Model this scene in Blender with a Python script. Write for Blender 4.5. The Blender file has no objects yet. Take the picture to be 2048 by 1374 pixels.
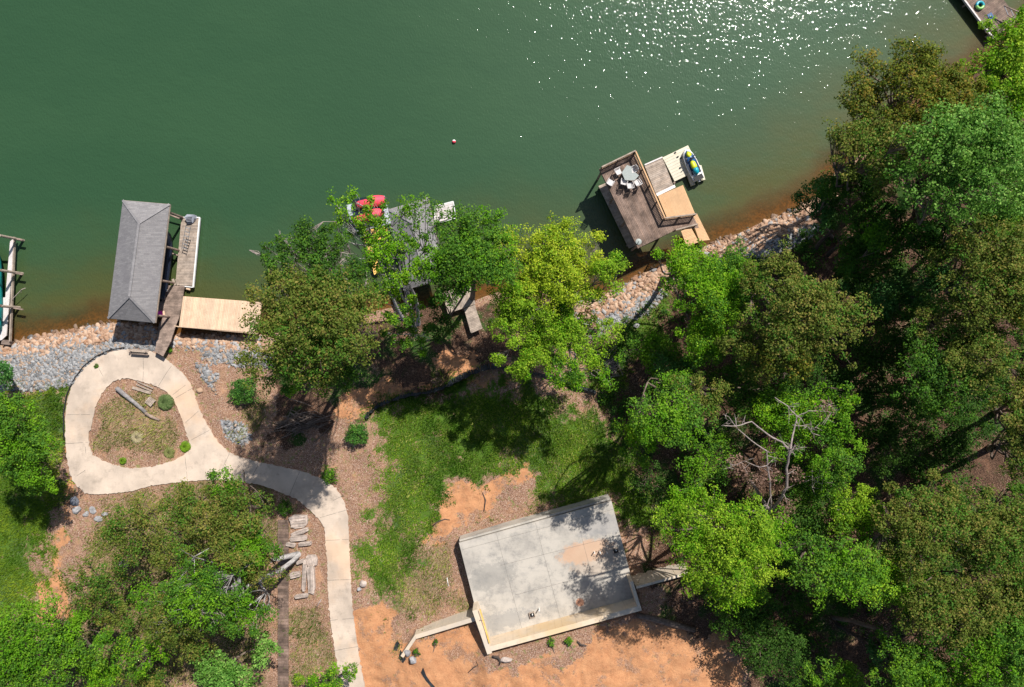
import bpy, bmesh, math, random
import numpy as np
from mathutils import Vector, Matrix
from mathutils.geometry import tessellate_polygon

S = bpy.context.scene
COL = S.collection
R_ = math.radians

# ------------------------------------------------------------------ camera, sky, sun, exposure
H = 62.0                      # the drone hangs 62 m above the lake
F = 24.0 / 36.0 * 2048.0
cd = bpy.data.cameras.new('camera'); cam = bpy.data.objects.new('camera', cd); COL.objects.link(cam)
cam.location = (0, 0, H); cd.lens = 24.0; cd.sensor_width = 36.0
cd.clip_start = 0.5; cd.clip_end = 3000.0
S.camera = cam

SUN_EL, SUN_AZ = R_(49.6), R_(31.0)
world = bpy.data.worlds.new("World"); S.world = world; world.use_nodes = True
wn = world.node_tree; bg = wn.nodes['Background']
sky = wn.nodes.new('ShaderNodeTexSky'); sky.sky_type = 'NISHITA'; sky.sun_disc = False
sky.sun_elevation = SUN_EL; sky.sun_rotation = SUN_AZ
wn.links.new(sky.outputs[0], bg.inputs[0]); bg.inputs[1].default_value = 0.075
to_sun = Vector((math.cos(SUN_EL) * math.sin(SUN_AZ), math.cos(SUN_EL) * math.cos(SUN_AZ), math.sin(SUN_EL)))
sl = bpy.data.lights.new('sun', 'SUN'); sl.energy = 5.0; sl.angle = R_(0.53); sl.color = (1.0, 0.955, 0.89)
so = bpy.data.objects.new('sun', sl); COL.objects.link(so); so.rotation_euler = to_sun.to_track_quat('Z', 'Y').to_euler()
S.view_settings.view_transform = 'Standard'; S.view_settings.look = 'None'
S.view_settings.exposure = 0.35; S.view_settings.gamma = 1.0
S.render.engine = 'CYCLES'
S.cycles.max_bounces = 6; S.cycles.diffuse_bounces = 3; S.cycles.glossy_bounces = 2
S.cycles.transmission_bounces = 3; S.cycles.transparent_max_bounces = 6
S.cycles.sample_clamp_indirect = 6.0

# ------------------------------------------------------------------ pixel <-> world
def P(px, py, z=0.0):
    k = (H - z) / F
    return ((px - 1024.0) * k, -(py - 687.0) * k)
def P3(px, py, z): x, y = P(px, py, z); return Vector((x, y, z))
def wpoly(pts, z=0.0): return np.array([P(a, b, z) for a, b in pts])

def sdf(x, y, poly):
    """signed distance, positive inside"""
    x = np.asarray(x, float); y = np.asarray(y, float)
    d = np.full(x.shape, 1e18); ins = np.zeros(x.shape, bool)
    n = len(poly)
    for i in range(n):
        ax, ay = poly[i]; bx, by = poly[(i + 1) % n]
        ex, ey = bx - ax, by - ay
        t = np.clip(((x - ax) * ex + (y - ay) * ey) / (ex * ex + ey * ey + 1e-12), 0, 1)
        d = np.minimum(d, (x - ax - t * ex) ** 2 + (y - ay - t * ey) ** 2)
        c = ((ay > y) != (by > y)) & (x < (bx - ax) * (y - ay) / ((by - ay) if by != ay else 1e-12) + ax)
        ins ^= c
    d = np.sqrt(d)
    return np.where(ins, d, -d)
def sstep(a, b, v):
    t = np.clip((v - a) / (b - a), 0, 1); return t * t * (3 - 2 * t)

SHORE = [(-14000, 2600), (-3000, 900), (-400, 735), (0, 694), (60, 677), (100, 668), (150, 660), (200, 650), (240, 645), (310, 652), (350, 668), (420, 674),
         (500, 672), (560, 662), (640, 640), (720, 628), (800, 612), (870, 612), (940, 605), (990, 585), (1050, 580), (1120, 590), (1200, 592), (1245, 572),
         (1290, 545), (1330, 528), (1380, 505), (1420, 488), (1480, 466), (1530, 441), (1580, 424), (1625, 398), (1670, 345), (1740, 285), (1830, 225), (1930, 160), (2000, 100), (2070, 55),
         (2140, 0), (2400, -180), (4000, -1500), (14000, -9000), (14000, 14000), (-14000, 14000)]
W_SHORE = wpoly(SHORE)
HIGH = [(640, 1480), (745, 1390), (800, 1316), (829, 1272), (955, 1236), (969, 1246), (983, 1301), (1277, 1215), (1264, 1168), (1380, 1138), (1480, 1125), (1640, 1130), (1900, 1500), (1900, 2600), (300, 2600)]
W_HIGH = wpoly(HIGH, 5.0)
RX = np.array([P(a, 1200, 4.5)[0] for a in (740, 800, 828, 950, 975, 1283, 1380, 1460, 1620)])
RV = np.array([0.0, 0.55, 0.85, 1.35, 1.95, 1.95, 1.6, 1.0, 0.0])

def T(x, y):
    x = np.asarray(x, float); y = np.asarray(y, float)
    d = sdf(x, y, W_SHORE)
    dd = np.maximum(d, 0)
    z = 0.9 * (1 - np.exp(-dd / 1.4)) + 0.10 * np.clip(dd - 2, 0, 60) + 0.02 * np.clip(dd - 62, 0, 900)
    z = np.where(d < 0, -np.minimum(0.30 * (-d) + 0.02 * np.minimum(d * d, 30), 6.0) - 0.02, z)
    un = 0.10 * np.sin(x * .55 + 1.3) * np.sin(y * .47) + 0.05 * np.sin(x * 1.7 + y * .9) + 0.03 * np.sin(y * 2.9 - x * 1.3) + .02 * np.sin(x * 4.1) * np.sin(y * 3.7 + x)
    z = z + un * sstep(0.5, 3.0, np.abs(d))
    s = sdf(x, y, W_HIGH)
    amt = np.interp(x, RX, RV)
    sharp = sstep(RX[1] - .2, RX[1] + .2, x) * (1 - sstep(RX[6] - .3, RX[6] + 1.0, x))
    ramp = sharp * sstep(-.05, .16, s) + (1 - sharp) * sstep(-2.5, 1.5, s)
    return z + amt * ramp
def Ts(x, y): return float(T(np.array([x]), np.array([y]))[0])
def G(px, py):
    """vectorised pixel -> ground point"""
    px = np.atleast_1d(np.asarray(px, float)); py = np.atleast_1d(np.asarray(py, float))
    z = np.full(px.shape, 2.0)
    for _ in range(5):
        k = (H - z) / F; x = (px - 1024) * k; y = -(py - 687) * k
        z = 0.5 * z + 0.5 * T(x, y) if _ < 3 else T(x, y)
    k = (H - z) / F
    return (px - 1024) * k, -(py - 687) * k, z
def G1(px, py):
    x, y, z = G(px, py); return Vector((x[0], y[0], Ts(x[0], y[0])))

# ------------------------------------------------------------------ node helpers
class NT:
    def __init__(s, name, rough=0.8, spec=0.3, metal=0.0):
        s.m = bpy.data.materials.new(name); s.m.use_nodes = True; s.t = s.m.node_tree
        s.b = s.t.nodes['Principled BSDF']; s.b.inputs['Roughness'].default_value = rough
        s.b.inputs['Specular IOR Level'].default_value = spec; s.b.inputs['Metallic'].default_value = metal
        g = s.t.nodes.new('ShaderNodeNewGeometry'); s.pos = g.outputs['Position']
    def L(s, a, b): s.t.links.new(a, b)
    def put(s, sock, v):
        if isinstance(v, (int, float)): sock.default_value = v
        elif isinstance(v, (tuple, list)): sock.default_value = tuple(v) + ((1,) if len(v) == 3 and sock.type == 'RGBA' else ())
        else: s.L(v, sock)
    def noise(s, scale, detail=3, rough=0.6, vec=None, color=False):
        n = s.t.nodes.new('ShaderNodeTexNoise'); n.inputs['Scale'].default_value = scale
        n.inputs['Detail'].default_value = detail; n.inputs['Roughness'].default_value = rough
        s.L(vec or s.pos, n.inputs['Vector']); return n.outputs['Color' if color else 'Fac']
    def voro(s, scale, out='Distance', feature='F1', vec=None):
        n = s.t.nodes.new('ShaderNodeTexVoronoi'); n.feature = feature; n.inputs['Scale'].default_value = scale
        s.L(vec or s.pos, n.inputs['Vector']); return n.outputs[out]
    def scale(s, v, loc=(0, 0, 0), rot=(0, 0, 0)):
        n = s.t.nodes.new('ShaderNodeMapping'); n.inputs['Scale'].default_value = v; n.inputs['Rotation'].default_value = rot; n.inputs['Location'].default_value = loc
        s.L(s.pos, n.inputs['Vector']); return n.outputs[0]
    def math(s, op, a, b=0.0, clamp=False):
        n = s.t.nodes.new('ShaderNodeMath'); n.operation = op; n.use_clamp = clamp
        s.put(n.inputs[0], a); s.put(n.inputs[1], b); return n.outputs[0]
    def ramp(s, f, lo, hi):
        n = s.t.nodes.new('ShaderNodeMapRange'); n.interpolation_type = 'SMOOTHSTEP'
        s.put(n.inputs[0], f); n.inputs[1].default_value = lo; n.inputs[2].default_value = hi; return n.outputs[0]
    def mix(s, f, a, b, mode='MIX'):
        n = s.t.nodes.new('ShaderNodeMix'); n.data_type = 'RGBA'; n.blend_type = mode
        s.put(n.inputs[0], f); s.put(n.inputs[6], a); s.put(n.inputs[7], b); return n.outputs[2]
    def attr(s, name):
        n = s.t.nodes.new('ShaderNodeAttribute'); n.attribute_name = name; return n
    def bump(s, h, strength=0.5, dist=0.02):
        n = s.t.nodes.new('ShaderNodeBump'); n.inputs['Strength'].default_value = strength; n.inputs['Distance'].default_value = dist
        s.L(h, n.inputs['Height']); s.L(n.outputs[0], s.b.inputs['Normal']); return n.outputs[0]
    def color(s, v): s.put(s.b.inputs['Base Color'], v)

def simple(name, col, rough=0.7, var=0.25, scale=3.0, spec=0.3, metal=0.0, bump=0.3, bdist=0.01, stretch=None, tint=True):
    n = NT(name, rough, spec, metal)
    vec = n.scale(stretch) if stretch else n.pos
    f = n.noise(scale, 5, .65, vec); f2 = n.noise(scale * 7, 3, .6, vec)
    dk = tuple(c * (1 - var) for c in col); lt = tuple(min(1, c * (1 + var)) for c in col)
    c = n.mix(n.ramp(f, .3, .7), dk, lt)
    c = n.mix(n.math('MULTIPLY', n.ramp(f2, .45, .75), .5), c, tuple(x * (1 - var * 1.3) for x in col))
    if tint: c = n.mix(1.0, c, n.attr('tint').outputs['Color'], 'MULTIPLY')
    n.color(c)
    if bump: n.bump(f2, bump, bdist)
    return n.m

M = {}
M['wood_grey'] = simple('weathered_grey_wood', (.36, .29, .235), .8, .28, 2.2)
M['wood_brown'] = simple('weathered_brown_wood', (.25, .185, .15), .85, .4, 1.6)
M['wood_dark'] = simple('dark_stained_wood', (.20, .138, .108), .8, .45, 1.3)
M['wood_new'] = simple('fresh_pine_boards', (.66, .47, .32), .75, .12, 1.5)
M['wood_tan'] = simple('tan_deck_boards', (.60, .37, .20), .75, .10, .9)
M['wood_yellow'] = simple('yellow_stained_wood', (.80, .48, .13), .7, .2, 2)
M['plastic_beige'] = simple('beige_plastic', (.60, .55, .43), .55, .06, 2, bump=0)
M['plastic_grey'] = simple('pale_grey_plastic', (.42, .44, .50), .5, .1, 2, bump=0)
M['dock_white'] = simple('white_metal_planks', (.62, .56, .54), .5, .08, 2, bump=0)
M['white'] = simple('white_plastic', (.80, .80, .78), .35, .05, 5, .5, bump=0)
M['white_chair'] = simple('white_resin', (.56, .53, .52), .5, .06, 8, .4, bump=0)
M['table'] = simple('pale_grey_resin', (.30, .33, .315), .5, .1, 8, .4, bump=0)
M['black'] = simple('black_rubber', (.02, .02, .022), .6, .2, 5, bump=0)
M['steel'] = simple('galvanised_steel', (.45, .46, .48), .4, .1, 5, .5, .7, bump=0)
M['red'] = simple('red_fabric_cover', (.88, .07, .11), .6, .15, 4, bump=.3)
M['blue'] = simple('deep_blue_plastic', (.015, .08, .22), .3, .15, 4, .5, bump=0)
M['yellow'] = simple('bright_yellow_vinyl', (.62, .68, .02), .4, .05, 4, .5, bump=0)
M['teal'] = simple('teal_canvas', (.006, .20, .19), .6, .3, 1.0)
M['navy'] = simple('navy_hull', (.01, .015, .03), .3, .2, 3, .5, bump=0)
M['turq'] = simple('turquoise_vinyl', (.01, .32, .42), .3, .05, 3, .5, bump=0)
M['lime'] = simple('lime_vinyl', (.22, .50, .12), .3, .05, 3, .5, bump=0)
M['pink'] = simple('hot_pink_plastic', (.85, .06, .45), .4, .05, 3, .5, bump=0)
M['stone'] = simple('grey_field_stone', (.31, .30, .30), .9, .35, 3, bump=.6, bdist=.03)
M['stone_pale'] = simple('pale_weathered_stone', (.46, .38, .33), .9, .3, 2.5, bump=.6, bdist=.03, stretch=(1, 1, 1))
M['riprap'] = simple('riprap_stone', (.8, .8, .8), .9, .15, 6, bump=.5, bdist=.02)
M['bark'] = simple('grey_brown_bark', (.16, .12, .095), .95, .4, 4, bump=.8, bdist=.03, stretch=(1, 1, .3))
M['bark_pale'] = simple('pale_pine_bark', (.36, .34, .33), .9, .45, 3.0, bump=.8, bdist=.03, stretch=(1, 1, .4))
M['bark_dark'] = simple('dark_bark', (.075, .058, .05), .95, .4, 4, bump=.8, bdist=.03)
M['dead'] = simple('bleached_dead_wood', (.33, .27, .245), .85, .3, 6, bump=.3)
M['log'] = simple('silvery_log', (.25, .23, .225), .9, .3, 4, bump=.6, stretch=(1, 1, 1))
M['siltfence'] = simple('black_geotextile', (.022, .026, .03), .75, .4, 3, bump=.6, bdist=.03)
M['pvc'] = simple('white_pvc', (.75, .75, .72), .4, .05, 5, bump=0)

def concrete(name, base, blot, tan, tf=.5):
    n = NT(name, .85, .25)
    f = n.noise(.35, 6, .65); g = n.noise(1.3, 6, .7); h = n.noise(28, 3, .7); st = n.noise(.16, 4, .6)
    c = n.mix(n.ramp(f, .38, .66), base, blot)
    c = n.mix(n.math('MULTIPLY', n.ramp(g, .5, .72), .55), c, tuple(x * .62 for x in blot))
    c = n.mix(n.math('MULTIPLY', n.ramp(st, .5, .68), tf), c, tan)
    c = n.mix(n.math('MULTIPLY', n.ramp(h, .4, .8), .35), c, tuple(x * .7 for x in base))
    c = n.mix(1.0, c, n.attr('tint').outputs['Color'], 'MULTIPLY')
    n.color(c); n.bump(h, .3, .01); return n.m
M['drive'] = concrete('driveway_concrete', (.57, .465, .375), (.44, .36, .29), (.60, .41, .27), .7)
def slabmat():
    n = NT('slab_concrete', .88, .2)
    c = n.mix(n.ramp(n.noise(.55, 6, .68), .36, .66), (.49, .445, .385), (.36, .33, .29))
    c = n.mix(n.math('MULTIPLY', n.ramp(n.noise(1.1, 7, .78), .50, .68), .55), c, (.235, .228, .215))
    c = n.mix(n.math('MULTIPLY', n.ramp(n.noise(.9, 6, .8, n.scale((.6, 3.0, 1), rot=(0, 0, -.27))), .52, .68), .35), c, (.27, .26, .25))
    c = n.mix(n.math('MULTIPLY', n.ramp(n.noise(24, 3, .7), .45, .8), .3), c, (.28, .27, .26))
    def blot(px, py, rx, ry, col, amt, k=.9):
        nonlocal c
        x0, y0 = P(px, py, 4.3); mp = n.t.nodes.new('ShaderNodeMapping'); mp.vector_type = 'TEXTURE'
        mp.inputs['Location'].default_value = (x0, y0, 4.3); mp.inputs['Scale'].default_value = (rx, ry, 2); mp.inputs['Rotation'].default_value = (0, 0, R_(14)); n.L(n.pos, mp.inputs['Vector'])
        ln = n.t.nodes.new('ShaderNodeVectorMath'); ln.operation = 'LENGTH'; n.L(mp.outputs[0], ln.inputs[0])
        v = n.math('ADD', ln.outputs['Value'], n.math('MULTIPLY', n.math('SUBTRACT', n.noise(1.8, 6, .75), .5), k * 2))
        c = n.mix(n.math('MULTIPLY', n.ramp(v, 1.1, .75), amt), c, col)
    blot(1170, 1103, 2.3, 1.0, (.56, .33, .20), .7); blot(1160, 1205, .38, .38, (.50, .22, .12), .8, .4); blot(1190, 1120, 2.2, 1.5, (.50, .36, .25), .35)
    blot(985, 1150, 2.0, 1.2, (.22, .215, .20), .45, 1.4); blot(1010, 1240, 2.4, .8, (.23, .23, .225), .5, 1.4); blot(1215, 1050, 2.4, 1.0, (.25, .25, .26), .45, 1.2)
    n.color(c); n.bump(n.noise(26, 3), .3, .01); return n.m
M['slab'] = slabmat()
_ = ('slab_concrete', (.45, .435, .41), (.34, .325, .30), (.46, .40, .33), .3)
M['formed'] = concrete('formed_concrete', (.68, .55, .41), (.56, .48, .39), (.64, .44, .22), .7)
M['joint'] = simple('dark_joint', (.16, .145, .13), .9, .3, 8)

def leafmat(name='leaves'):
    n = NT(name, .6, .10)
    a = n.attr('tint').outputs['Color']
    n.color(a)
    tr = n.t.nodes.new('ShaderNodeBsdfTranslucent')
    lc = n.mix(1.0, a, (1.3, 1.35, .55, 1), 'MULTIPLY'); n.L(lc, tr.inputs[0])
    mx = n.t.nodes.new('ShaderNodeMixShader'); mx.inputs[0].default_value = .30
    out = n.t.nodes['Material Output']
    n.L(n.b.outputs[0], mx.inputs[1]); n.L(tr.outputs[0], mx.inputs[2]); n.L(mx.outputs[0], out.inputs[0])
    return n.m
M['leaf'] = leafmat()

def shingle():
    n = NT('grey_asphalt_shingles', .9, .2)
    v = n.scale((1, 1, 1), rot=(0, 0, R_(-7)))
    br = n.t.nodes.new('ShaderNodeTexBrick'); br.inputs['Scale'].default_value = 1.0
    n.L(v, br.inputs['Vector']); br.inputs['Brick Width'].default_value = .35; br.inputs['Row Height'].default_value = .16
    br.inputs['Mortar Size'].default_value = .012; br.inputs['Mortar'].default_value = (.16, .16, .17, 1)
    br.inputs['Color1'].default_value = (.235, .222, .222, 1); br.inputs['Color2'].default_value = (.165, .155, .158, 1)
    f = n.noise(.45, 5, .65); g = n.noise(30, 2)
    c = n.mix(n.math('MULTIPLY', n.ramp(f, .5, .68), .5), br.outputs['Color'], (.16, .15, .16))
    c = n.mix(n.math('MULTIPLY', n.ramp(g, .4, .7), .35), c, (.40, .385, .38))
    c = n.mix(1.0, c, n.attr('tint').outputs['Color'], 'MULTIPLY')
    n.color(c); n.bump(g, .4, .01); return n.m
M['shingle'] = shingle()

# ------------------------------------------------------------------ mesh builder
WL = {}
def wloc(o): return WL.get(o.name, Vector((0, 0, 0))) if o else Vector((0, 0, 0))
def tag(o, label=None, cat=None, group=None, kind=None):
    if label: o['label'] = label
    if cat: o['category'] = cat
    if group: o['group'] = group
    if kind: o['kind'] = kind
    return o
def thing(name, loc, label, cat, group=None):
    o = bpy.data.objects.new(name, None); COL.objects.link(o); o.location = loc
    o.empty_display_size = .3; WL[o.name] = Vector(loc); return tag(o, label, cat, group)

class MB:
    def __init__(s): s.v = []; s.f = []; s.t = []
    def add(s, vs, fs, tint=1.0):
        k = len(s.v); s.v += [tuple(v) for v in vs]; s.f += [tuple(i + k for i in f) for f in fs]
        if isinstance(tint, (int, float)): tint = (tint,) * 3
        s.t += [tint] * len(vs)
    def prism(s, pts, z0, z1, tint=1.0):
        """pts: world xy; z0,z1 numbers or lists"""
        n = len(pts); a0 = z0 if isinstance(z0, (list, tuple)) else [z0] * n; a1 = z1 if isinstance(z1, (list, tuple)) else [z1] * n
        vs = [(p[0], p[1], a0[i]) for i, p in enumerate(pts)] + [(p[0], p[1], a1[i]) for i, p in enumerate(pts)]
        ar = sum(pts[i][0] * pts[(i + 1) % n][1] - pts[(i + 1) % n][0] * pts[i][1] for i in range(n))
        fs = [tuple(range(n))[::-1], tuple(range(n, 2 * n))] + [(i, (i + 1) % n, n + (i + 1) % n, n + i) for i in range(n)]
        if ar < 0: fs = [f[::-1] for f in fs]
        s.add(vs, fs, tint)
    def box(s, c, size, rz=0.0, tint=1.0, tilt=None):
        hx, hy, hz = size[0] / 2, size[1] / 2, size[2] / 2
        m = Matrix.Rotation(rz, 3, 'Z')
        if tilt: m = m @ Matrix.Rotation(tilt[1], 3, tilt[0])
        vs = [Vector(c) + m @ Vector((a * hx, b * hy, d * hz)) for d in (-1, 1) for a, b in ((-1, -1), (1, -1), (1, 1), (-1, 1))]
        s.add(vs, [(3, 2, 1, 0), (4, 5, 6, 7), (0, 1, 5, 4), (1, 2, 6, 5), (2, 3, 7, 6), (3, 0, 4, 7)], tint)
    def bar(s, a, b, w, h, tint=1.0):
        a, b = Vector(a), Vector(b); d = (b - a).normalized()
        u = d.cross(Vector((0, 0, 1)));  u = u.normalized() if u.length > 1e-4 else Vector((1, 0, 0))
        v = u.cross(d).normalized()
        vs = [p + u * sx * w / 2 + v * sz * h / 2 for p in (a, b) for sx, sz in ((-1, -1), (1, -1), (1, 1), (-1, 1))]
        s.add(vs, [(0, 1, 2, 3), (7, 6, 5, 4), (0, 4, 5, 1), (1, 5, 6, 2), (2, 6, 7, 3), (3, 7, 4, 0)], tint)
    def tube(s, pts, rad, n=6, tint=1.0, cap=True):
        pts = [Vector(p) for p in pts]
        if isinstance(rad, (int, float)): rad = [rad] * len(pts)
        vs = []; fs = []; ref = Vector((.31, .77, .55))
        for i, p in enumerate(pts):
            d = (pts[min(i + 1, len(pts) - 1)] - pts[max(i - 1, 0)])
            d = d.normalized() if d.length > 1e-6 else Vector((0, 0, 1))
            u = d.cross(ref).normalized(); v = d.cross(u)
            for k in range(n):
                a = 2 * math.pi * k / n; vs.append(p + (u * math.cos(a) + v * math.sin(a)) * rad[i])
        for i in range(len(pts) - 1):
            for k in range(n):
                fs.append((i * n + k, i * n + (k + 1) % n, (i + 1) * n + (k + 1) % n, (i + 1) * n + k))
        if cap: fs.append(tuple(range(n))[::-1]); fs.append(tuple((len(pts) - 1) * n + k for k in range(n)))
        s.add(vs, fs, tint)
    def loft(s, rings, tint=1.0, cap=True):
        n = len(rings[0]); vs = [v for r in rings for v in r]; fs = []
        for i in range(len(rings) - 1):
            for k in range(n): fs.append((i * n + k, i * n + (k + 1) % n, (i + 1) * n + (k + 1) % n, (i + 1) * n + k))
        if cap: fs.append(tuple(range(n))[::-1]); fs.append(tuple((len(rings) - 1) * n + k for k in range(n)))
        s.add(vs, fs, tint)
    def torus(s, c, R, r, a0=0, a1=2 * math.pi, n=28, m=10, tint=1.0):
        rings = []
        for i in range(n + 1):
            a = a0 + (a1 - a0) * i / n
            rings.append([Vector(c) + Vector(((R + r * math.cos(b)) * math.cos(a), (R + r * math.cos(b)) * math.sin(a), r * math.sin(b))) for b in [2 * math.pi * k / m for k in range(m)]])
        s.loft(rings, tint, cap=abs(a1 - a0) < 6.28)
    def rock(s, c, size, rng, rz=0.0, sub=2, tint=1.0, jag=.22, nf=7):
        bm = bmesh.new(); bmesh.ops.create_icosphere(bm, subdivisions=sub, radius=1.0)
        pl = [(Vector((rng.gauss(0, 1), rng.gauss(0, 1), rng.gauss(0, .8))).normalized(), rng.uniform(.55, .85)) for _ in range(nf)]
        m = Matrix.Rotation(rz, 3, 'Z')
        vs = []
        for v in bm.verts:
            p = v.co.copy()
            for nrm, dd in pl:
                t = p.dot(nrm)
                if t > dd: p -= nrm * (t - dd) * .92
            p *= 1 + rng.uniform(-jag, jag) * .25
            vs.append(Vector(c) + m @ Vector((p.x * size[0] / 2, p.y * size[1] / 2, p.z * size[2] / 2)))
        bm.verts.index_update()
        s.add(vs, [tuple(v.index for v in f.verts) for f in bm.faces], tint); bm.free()
    def build(s, name, mat, parent=None, smooth=False, loc=None, kind=None):
        me = bpy.data.meshes.new(name)
        o = bpy.data.objects.new(name, me)
        base = wloc(parent)
        if parent is None and loc is None:
            a = np.array(s.v); loc = Vector((a[:, 0].mean(), a[:, 1].mean(), a[:, 2].min()))
        own = base if parent else Vector(loc)
        me.from_pydata([(v[0] - own[0], v[1] - own[1], v[2] - own[2]) for v in s.v], [], s.f)
        at = me.attributes.new('tint', 'FLOAT_COLOR', 'POINT')
        at.data.foreach_set('color', np.array([(a, b, c, 1.0) for a, b, c in s.t], dtype=np.float32).ravel())
        me.materials.append(mat)
        if smooth: me.polygons.foreach_set('use_smooth', [True] * len(me.polygons))
        me.update()
        COL.objects.link(o)
        if parent: o.parent = parent; WL[o.name] = own
        else: o.location = loc; WL[o.name] = Vector(loc)
        if kind: o['kind'] = kind
        return o

def vec2(p): return Vector((p[0], p[1]))
def boards(mb, o, a, b, z0, z1, bw=.14, gap=.012, rng=random.Random(1), var=.14, za=None, zb=None, along='a'):
    """deck o-a-(a+b-o)-b; boards run from o towards a, are laid side by side towards b"""
    o, a, b = vec2(o), vec2(a), vec2(b)
    if along == 'b': a, b = b, a
    A = a - o; B = b - o; n = max(1, round(B.length / bw))
    for i in range(n):
        t0 = i / n; t1 = (i + 1) / n - gap / B.length
        q = [o + B * t0, o + B * t0 + A, o + B * t1 + A, o + B * t1]
        t = 1 + rng.uniform(-var, var); w = rng.uniform(-.02, .02)
        mb.prism([(p.x, p.y) for p in q], z0, z1 + rng.uniform(0, .004), (t * (1 + w), t, t * (1 - w)))

def np_mesh(name, V, Fq, mat, parent=None, tint=None, smooth=False, loc=(0, 0, 0), k=4):
    """V (n,3), Fq (m,k) arrays"""
    me = bpy.data.meshes.new(name); loc = Vector(loc)
    base = wloc(parent) if parent else loc
    V = V - np.array(base)[None, :]
    me.vertices.add(len(V)); me.vertices.foreach_set('co', V.astype(np.float32).ravel())
    m = len(Fq); me.loops.add(m * k); me.loops.foreach_set('vertex_index', Fq.astype(np.int32).ravel())
    me.polygons.add(m); me.polygons.foreach_set('loop_start', np.arange(0, m * k, k, dtype=np.int32))
    if smooth: me.polygons.foreach_set('use_smooth', np.ones(m, bool))
    me.update(calc_edges=True)
    if tint is not None:
        at = me.attributes.new('tint', 'FLOAT_COLOR', 'POINT')
        c = np.ones((len(V), 4), np.float32); c[:, :3] = tint; at.data.foreach_set('color', c.ravel())
    me.materials.append(mat)
    o = bpy.data.objects.new(name, me); COL.objects.link(o)
    if parent: o.parent = parent; WL[o.name] = Vector(base)
    else: o.location = loc; WL[o.name] = loc
    return o

# ------------------------------------------------------------------ ground regions (real cover of the land, in pixels of the photograph)
REG = {
 'grass': [
  [(752, 845), (790, 806), (860, 792), (905, 775), (950, 772), (1010, 778), (1090, 790), (1200, 800), (1260, 860), (1290, 960), (1330, 1010), (1330, 1080), (1235, 1040), (1215, 1000), (1120, 1030), (1080, 975), (1062, 925), (1020, 925), (960, 965), (905, 985), (868, 1010), (848, 1060), (830, 1110), (800, 1190), (760, 1190), (728, 1150), (722, 1110), (748, 1060), (735, 990), (752, 930)],
  [(-300, 790), (60, 778), (122, 775), (128, 860), (100, 960), (112, 1000), (95, 1110), (85, 1180), (60, 1230), (-300, 1400)],
  [(1280, 610), (1340, 590), (1350, 660), (1290, 700), (1200, 780), (1170, 790), (1230, 680)],
  [(1590, 1170), (1640, 1165), (1680, 1215), (1640, 1235), (1600, 1215)],
  [(1500, 1080), (1560, 980), (1640, 960), (1640, 1100), (1560, 1160)],
 ],
 'weak': [   # thin grass over litter
  [(740, 1160), (790, 1110), (840, 1070), (905, 1085), (945, 1190), (950, 1225), (850, 1255), (805, 1280), (790, 1240)],
  [(195, 800), (260, 765), (330, 800), (370, 880), (330, 915), (240, 925), (185, 890)],
  [(430, 760), (520, 780), (540, 860), (520, 930), (440, 880)],
  [(710, 820), (900, 765), (960, 745), (930, 765), (760, 815)],
  [(180, 985), (400, 965), (560, 990), (590, 1060), (540, 1200), (540, 1374), (100, 1374), (150, 1200)],
  [(940, 1060), (1200, 990), (1130, 950), (1060, 1000)],
  [(585, 1200), (660, 1210), (670, 1330), (600, 1374), (575, 1374)],
 ],
 'clay': [
  [(715, 1374), (712, 1240), (745, 1200), (775, 1165), (790, 1240), (805, 1285), (850, 1262), (955, 1232), (975, 1312), (1285, 1226), (1400, 1240), (1470, 1290), (1480, 1374), (1500, 2200), (600, 2200)],
  [(865, 1020), (890, 990), (935, 975), (975, 968), (1020, 940), (1062, 915), (1072, 935), (1012, 968), (970, 990), (945, 1030), (912, 1070), (880, 1088), (848, 1080), (852, 1050)],
  [(108, 890), (132, 880), (150, 985), (150, 1010), (130, 1110), (130, 1220), (90, 1220), (85, 1150), (110, 1010)],
  [(880, 715), (980, 725), (1010, 770), (930, 765)], [(740, 780), (850, 765), (860, 780), (760, 800)],
  [(1060, 815), (1098, 810), (1105, 850), (1075, 870)], [(1075, 890), (1105, 870), (1112, 900), (1085, 930), (1062, 920)],
  [(690, 800), (760, 770), (740, 815), (705, 835)],
 ],
 'grey': [
  [(-300, 740), (30, 700), (130, 690), (228, 676), (300, 682), (308, 700), (250, 696), (200, 710), (160, 740), (135, 770), (60, 780), (-300, 800)],
  [(345, 684), (420, 690), (530, 700), (560, 720), (520, 735), (440, 728), (370, 706), (345, 702)],
  [(375, 735), (410, 752), (418, 790), (400, 780)],
  [(1200, 640), (1260, 610), (1340, 565), (1345, 590), (1280, 625), (1205, 665)],
  [(1440, 520), (1500, 495), (1560, 470), (1650, 430), (1680, 450), (1600, 490), (1480, 530)],
  [(425, 840), (470, 850), (500, 880), (480, 895), (445, 880)],
 ],
 'orange': [
  [(-300, 738), (0, 692), (100, 666), (200, 648), (240, 645), (312, 652), (350, 668), (500, 672), (600, 655), (600, 700), (530, 704), (420, 696), (340, 690), (228, 680), (130, 696), (30, 708), (-300, 770)],
  [(1150, 590), (1200, 592), (1290, 545), (1330, 528), (1420, 488), (1530, 441), (1625, 398), (1690, 400), (1600, 460), (1480, 510), (1340, 575), (1250, 620), (1150, 640)],
 ],
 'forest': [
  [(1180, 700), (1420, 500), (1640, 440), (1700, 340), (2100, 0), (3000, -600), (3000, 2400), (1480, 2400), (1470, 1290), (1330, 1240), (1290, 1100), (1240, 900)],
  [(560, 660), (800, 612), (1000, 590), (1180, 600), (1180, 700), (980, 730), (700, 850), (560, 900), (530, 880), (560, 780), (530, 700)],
  [(-300, 830), (100, 850), (120, 1000), (-300, 1000)],
 ],
}
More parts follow.
